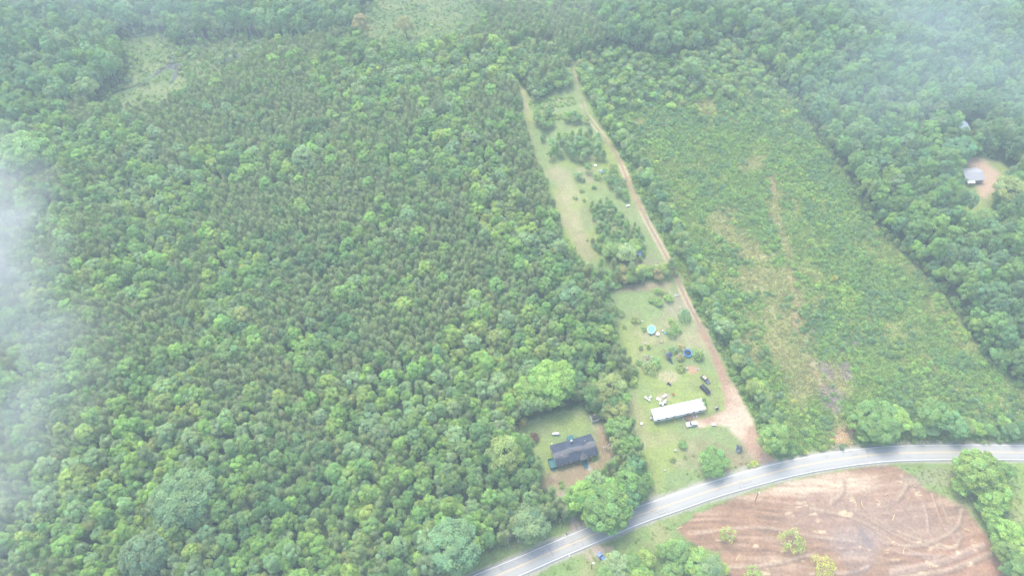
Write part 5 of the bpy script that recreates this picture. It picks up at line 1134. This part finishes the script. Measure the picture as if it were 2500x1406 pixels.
for y in (-.62, .62): MB().tube((-.1, y - .08, .3), (-.1, y + .08, .3), .3, n=14).build("wheel", M_RUBBER, r)
MB().tube((.9, 0, .45), (1.8, 0, .4), .05, n=6).build("hitch", M_METAL, r)
# poles and posts
def pole(name, base, top, H, label, cat, arm=None):
    p0, p1 = P(*base), P(*top, H); r = empty(name, p0, 0, label, cat); d = Vector(p1 - p0)
    MB().tube((0, 0, -.1), d, .16, .11, 8).build("pole", M_DEAD if not arm else M_WOOD, r); return r, d
r, d = pole("utility_pole", (1843.6, 1223), (1852, 1201), 10.5, "leaning wooden utility pole at the clay edge of the road", "utility pole", True)
MB().box((d.x, d.y, d.z - .5), (2.0, .12, .14), .6).build("cross_arm", M_WOOD, r); MB().lathe([(0, -.9), (.26, -.9), (.26, 0), (0, .08)], 12, (d.x + .3, d.y, d.z - .1)).build("transformer", M_PLASTIC, r)
for k in (-.8, 0, .8): MB().tube((d.x + k * .83, d.y + k * .56, d.z - .42), (d.x + k * .83, d.y + k * .56, d.z - .18), .06, n=6).build("insulator", M_PLASTIC, r)
r, d = pole("lamp_post", (1444.5, 1387), (1445.3, 1374.5), 6.0, "wooden post with a white lamp below the road near the blue car", "lamp post", True); MB().tube(d, d + Vector((.9, .2, .1)), .04, n=6).build("arm", M_METAL, r); MB().lathe([(0, -.12), (.32, -.08), (.36, .1), (.1, .3), (0, .3)], 14, (d.x + .5, d.y + .1, d.z + .05)).build("lamp_head", M_PLASTIC, r)
r, d = pole("lamp_post", (2472, 531), (2477, 522), 7.0, "white lamp on a pole rising out of the far forest clearing", "lamp post"); MB().lathe([(0, -.1), (.5, -.06), (.5, .12), (0, .3)], 12, tuple(d)).build("lamp_head", M_PLASTIC, r)
r, d = pole("gate_post", (1366, 1276), (1367.5, 1267), 3.0, "grey leaning post at the house drive", "post"); MB().box((d.x, d.y, d.z + .02), (.34, .34, .08)).build("cap", M_CONC, r)
def mailbox(px, py, rz, label, m):
    r = thing("mailbox", px, py, label, "mailbox", rz); MB().box((0, 0, .55), (.1, .1, 1.1)).build("post", M_WOOD, r); q = MB().prism([(-.16, 1.1), (.16, 1.1), (.16, 1.28), (.1, 1.38), (-.1, 1.38), (-.16, 1.28)], -.3, .3); q.build("box", m, r); MB().box((.18, .1, 1.3), (.03, .05, .25)).build("flag", M_ORANGE, r)
mailbox(1389.8, 1357.5, .4, "white mailbox on the lower verge of the road", M_PLASTIC); mailbox(1383, 1305, .4, "dark mailbox at the end of the house drive", M_DARK)
r = thing("wooden_gate", 1492, 1351, "low dark rail gate between the blue car and the tree clump", "gate", .2)
for z in (.4, .8, 1.15): MB().box((0, 0, z), (3.8, .07, .12)).build("rail", M_WOOD, r)
for x in (-1.95, 1.95): MB().box((x, 0, .65), (.16, .16, 1.3)).build("post", M_WOOD, r)

# ---- dead wood: bare trees, snags in the swamp, brush heaps, logs
def branch(b, p, d, L, r, n, spread=.55):
    q = p + d * L; b.tube(p, q, r, r * .62, 5, False)
    if n == 0: return
    for k in range(3 if n > 1 else 2):
        e = (d + Vector(rng.normal(0, spread, 3)) + Vector((0, 0, .12))).normalized(); branch(b, p.lerp(q, random.uniform(.55, 1)), e, L * random.uniform(.55, .8), r * .55, n - 1, spread)
def bare_tree(px, py, H, r, label, m=M_DEAD, name="dead_tree", depth_=4, lean=(0, 0), group=None, cat="dead tree", spread=.55):
    b = MB(); branch(b, Vector((0, 0, -.1)), Vector((lean[0], lean[1], 1)).normalized(), H * .42, r, depth_, spread)
    o = b.build(name, m); o.location = P(px, py); return tag(o, label, cat, group)
bare_tree(1480, 1096, 6.5, .22, "wide bare tree with pale branches beside the house", M_PALEBARK, spread=.8)
bare_tree(1343, 1162, 5.0, .10, "grey bare shrub at the lower corner of the house lawn", M_DEAD, "dead_shrub", 5, spread=.7, cat="dead shrub")
bare_tree(868, 1425, 14, .28, "white bleached dead tree poking above the woods at the bottom edge", M_PALEBARK, spread=.6)
bare_tree(1262, 1225, 8, .2, "brown dead branches in a gap of the woods by the house", M_BARK, spread=.8)
bare_tree(1240, 1330, 9, .2, "grey leafless tree at the woods edge above the road", M_DEAD, depth_=5, spread=.6)
bare_tree(1683, 210, 9, .3, "white bare trunk standing in the scrub field", M_PALEBARK, depth_=3, cat="bare trunk")
SNAG = ((341, 106, 15, "tall pale snag at the back of the pond meadow"), (401, 112, 18, "tallest straight snag in the pond meadow"), (320, 90, 12, "short snag at the forest edge of the pond meadow"), (467, 96, 13, "snag between the pond and the thicket of bare stems"), (562, 106, 15, "snag above the stream bend"), (580, 146, 14, "snag standing at the stream bank"), (619, 103, 14, "pale snag above the dark stream"), (289, 201, 9, "right hand snag of the pair below the pond meadow"), (282, 205, 9, "left hand snag of the pair below the pond meadow"),
        (243, 229, 8, "snag at the lower tip of the meadow nearer the pond"), (236, 233, 8, "snag at the lower tip of the meadow farther from the pond"), (196, 254, 10, "lone forked snag at the lower forest gap"), (152, 294, 11, "branchy snag in the thicket of dead stems"), (165, 285, 9, "snag beside the branchy one in the dead thicket"), (140, 282, 9, "snag at the outer side of the dead thicket"), (783, 58, 17, "tall snag in the woods before the upper meadow"), (833, 73, 14, "pale snag closest to the upper meadow"), (635, 95, 10, "short snag next to the pale one above the stream"), (430, 140, 10, "snag at the pond edge"), (505, 110, 12, "snag in the middle of the bare thicket"), (490, 125, 10, "snag near the pond in the bare thicket"), (524, 135, 9, "short snag at the stream end of the bare thicket"))
for px, py, H, lb in SNAG:
    b = MB(); l_ = rng.normal(0, .05, 2); top = Vector((l_[0] * H, l_[1] * H, H)); b.tube((0, 0, -.1), top, .24, .07, 6)
    for k in range(5):
        t = rng.uniform(.45, .97); a_ = rng.uniform(0, 6.28); e = Vector((math.cos(a_), math.sin(a_), rng.uniform(.2, .9))) * rng.uniform(.8, 2.2); b.tube(top * t, top * t + e, .07, .02, 4)
    o = b.build("bare_trunk", M_PALEBARK); o.location = P(px, py); tag(o, lb, "dead trunk", "bare trunks standing in the swamp")
for px, py, rp, lb in ((2030, 972, 26, "biggest grey heap of dead branches in the scrub field"), (2012, 905, 12, "grey branch heap just above the biggest heap"), (2066, 897, 13, "long grey branch heap on the tan grass"), (2090, 836, 12, "branch heap among green bushes in the field"), (1994, 808, 10, "small pale branch heap at the edge of the bushes"), (2046, 868, 11, "scattered dead branches above the tan grass")):
    b = MB(); c = P(px, py); s = rp * depth(c[0], c[1]) / FPX
    for k in range(int(26 + rp * 2.2)):
        q = Vector((rng.normal() * s * .5, rng.normal() * s * .42, rng.uniform(.05, .7))); a_ = rng.normal(-.9, .7); l_ = rng.uniform(.8, 2.6); e = Vector((math.cos(a_), math.sin(a_), rng.normal(0, .22))) * l_; b.tube(q - e * .5, q + e * .5, rng.uniform(.03, .08), .02, 4, False)
    for k in range(7): a_ = k * .45; e = Vector((math.cos(a_), math.sin(a_) * .8, 0)) * s * .9; b.tube(Vector((0, 0, .12)) - e, Vector((0, 0, .12)) + e, .06, .03, 4, False)
    o = b.build("brush_pile", M_DEAD); o.location = c; tag(o, lb, "brush pile", "heaps of dead branches in the scrub field")
LOGS = ((2207, 1344, 2.6, 1.1, "curved white log on the lower clay"), (2295, 1349, 3.2, -.8, "straight pale log on the lower clay"), (2364, 1296, 3.0, -.55, "split pale log near the far edge of the clay lot"), (2358, 1291, 2.4, -.5, "shorter split log beside the one near the far edge"), (2146, 1226, 2.4, -.9, "pale log beside the tyre tracks"), (2182, 1262, 2.6, 1.0, "forked pale branch in the middle of the clay lot"), (2196, 1178, 2.4, -.3, "pale log near the top of the clay lot"), (2164, 1206, 1.8, .5, "short pale log above the tyre tracks"), (1800, 1362, 2.2, .9, "pale log between the thin saplings"), (1660, 1288, 2.4, .4, "weathered log at the road end of the clay lot"), (2105, 1230, 2.6, 1.5, "log lying along the sandy wheel mark"), (2270, 1378, 2.2, 1.3, "log near the bottom edge of the clay lot"), (2236, 1186, 1.7, .1, "small pale log near the grassy corner"))
for px, py, l_, a_, lb in LOGS:
    b = MB(); d = Vector((math.cos(a_), math.sin(a_), 0)); p0 = Vector((0, 0, .12)); mid = p0 + Vector((-d.y, d.x, 0)) * l_ * .06
    b.tube(p0 - d * l_ / 2, mid, .17, .15, 8); b.tube(mid, p0 + d * l_ / 2, .15, .11, 8); b.tube(mid, mid + Vector((-d.y, d.x, .2)) * .6, .06, .03, 5)
    o = b.build("log", M_PALEWOOD); o.location = P(px, py) + np.array([0, 0, -.12]); tag(o, lb, "log", "logs left on the cleared clay lot")
# spiky yellow conifer behind the house
r = thing("spiky_conifer", 1276, 1040, "spiky golden green conifer with drooping branches behind the house lawn", "conifer")
q = []; f_ = []; k0 = 0; tn_ = []
for k in range(70):
    z = rng.uniform(.6, 5.6); a_ = rng.uniform(0, 6.28); Lb = (6.2 - z) * .55 + .3; m_ = 26; t = np.linspace(.1, 1, m_)
    pt = np.c_[np.cos(a_) * t * Lb, np.sin(a_) * t * Lb, z + .5 * t - .75 * t * t] + rng.normal(size=(m_, 3)) * .06; v, f = leaf_quads(pt, rdirs(m_, 1.0), rng.uniform(.2, .34, m_), .4); q.append(v); f_.append(f + k0); k0 += len(v); g_ = rng.uniform(.75, 1.25); tn_.append(np.full((len(v), 3), g_))
c_ = bpy.data.objects.new("crown", np_mesh("conifer_crown", np.vstack(q), np.vstack(f_), [M_LEAF], tone=np.vstack(tn_))); C.objects.link(c_); c_.parent = r; c_.color = (.25, .245, .085, 1)
MB().tube((0, 0, -.1), (0, 0, 5.8), .13, .03, 7).build("trunk", M_BARK, r)

# ---------------------------------------------------------------- air
def air(name, col, dens, aniso=0.):
    m = bpy.data.materials.new(name); m.use_nodes = True; n, l = m.node_tree.nodes, m.node_tree.links
    n.remove(n["Principled BSDF"]); v = n.new("ShaderNodeVolumePrincipled")
    v.inputs["Color"].default_value = (*col, 1); v.inputs["Density"].default_value = dens; v.inputs["Anisotropy"].default_value = aniso
    l.new(v.outputs[0], n["Material Output"].inputs["Volume"]); return m
HAZE = .0005
hz = MB().box((0, 250, 131), (1900, 1500, 266)).build("haze", air("haze air", (.78, .91, 1.0), HAZE)); tag(hz, kind='stuff')

# drifting mist: soft uneven banks of cloud hanging between the drone and the woods
def mist(name, px, py, dist, rad, dens, seed, col=(.95, .98, 1.0), label=None):
    a, b = (px - 1250) / FPX, (py - 703) / FPX
    c = np.array([a * dist, dist * (CP - b * SP), CAMH - dist * (SP + b * CP)])
    m = bpy.data.materials.new(name + " vapour"); m.use_nodes = True; n, l = m.node_tree.nodes, m.node_tree.links
    n.remove(n["Principled BSDF"]); v = n.new("ShaderNodeVolumePrincipled"); v.inputs["Color"].default_value = (*col, 1); v.inputs["Anisotropy"].default_value = .2
    tc = n.new("ShaderNodeTexCoord"); ln = n.new("ShaderNodeVectorMath"); ln.operation = 'LENGTH'; l.new(tc.outputs["Object"], ln.inputs[0])
    nz = n.new("ShaderNodeTexNoise"); nz.inputs["Scale"].default_value = 2.2; nz.inputs["Detail"].default_value = 5; nz.inputs["Roughness"].default_value = .5
    of = n.new("ShaderNodeVectorMath"); of.operation = 'ADD'; of.inputs[1].default_value = (seed * 3.1, seed * 1.7, seed); l.new(tc.outputs["Object"], of.inputs[0]); l.new(of.outputs[0], nz.inputs["Vector"])
    f1 = n.new("ShaderNodeMapRange"); f1.interpolation_type = 'SMOOTHSTEP'; f1.inputs[1].default_value, f1.inputs[2].default_value, f1.inputs[3].default_value, f1.inputs[4].default_value = .05, .98, 1, 0
    l.new(ln.outputs["Value"], f1.inputs[0])
    f2 = n.new("ShaderNodeMapRange"); f2.inputs[1].default_value, f2.inputs[2].default_value, f2.inputs[3].default_value, f2.inputs[4].default_value = .40, .66, .0, 2.0
    l.new(nz.outputs["Fac"], f2.inputs[0])
    m1 = n.new("ShaderNodeMath"); m1.operation = 'MULTIPLY'; l.new(f1.outputs[0], m1.inputs[0]); l.new(f2.outputs[0], m1.inputs[1])
    m2 = n.new("ShaderNodeMath"); m2.operation = 'MULTIPLY'; m2.inputs[1].default_value = dens; l.new(m1.outputs[0], m2.inputs[0])
    l.new(m2.outputs[0], v.inputs["Density"]); l.new(v.outputs[0], n["Material Output"].inputs["Volume"])
    prof = [(math.sin(math.pi * i / 12), -math.cos(math.pi * i / 12)) for i in range(13)]
    o = MB().lathe(prof, 24).build(name, m); o.location = c; o.scale = rad; o.rotation_euler = (0, 0, 0)
    return tag(o, kind='stuff')
mist("mist", -170, 610, 165, (34, 46, 30), .060, 1)
mist("mist", -50, 930, 160, (38, 44, 24), .022, 2)
mist("mist", -120, 1250, 150, (34, 30, 22), .014, 6)
mist("mist", 2420, 120, 370, (190, 130, 44), .0052, 3, (.78, .91, 1.0))
mist("mist", 300, -40, 430, (240, 90, 45), .0030, 4, (.78, .91, 1.0))
mist("mist", 1450, -60, 440, (240, 90, 45), .0030, 5, (.78, .91, 1.0))
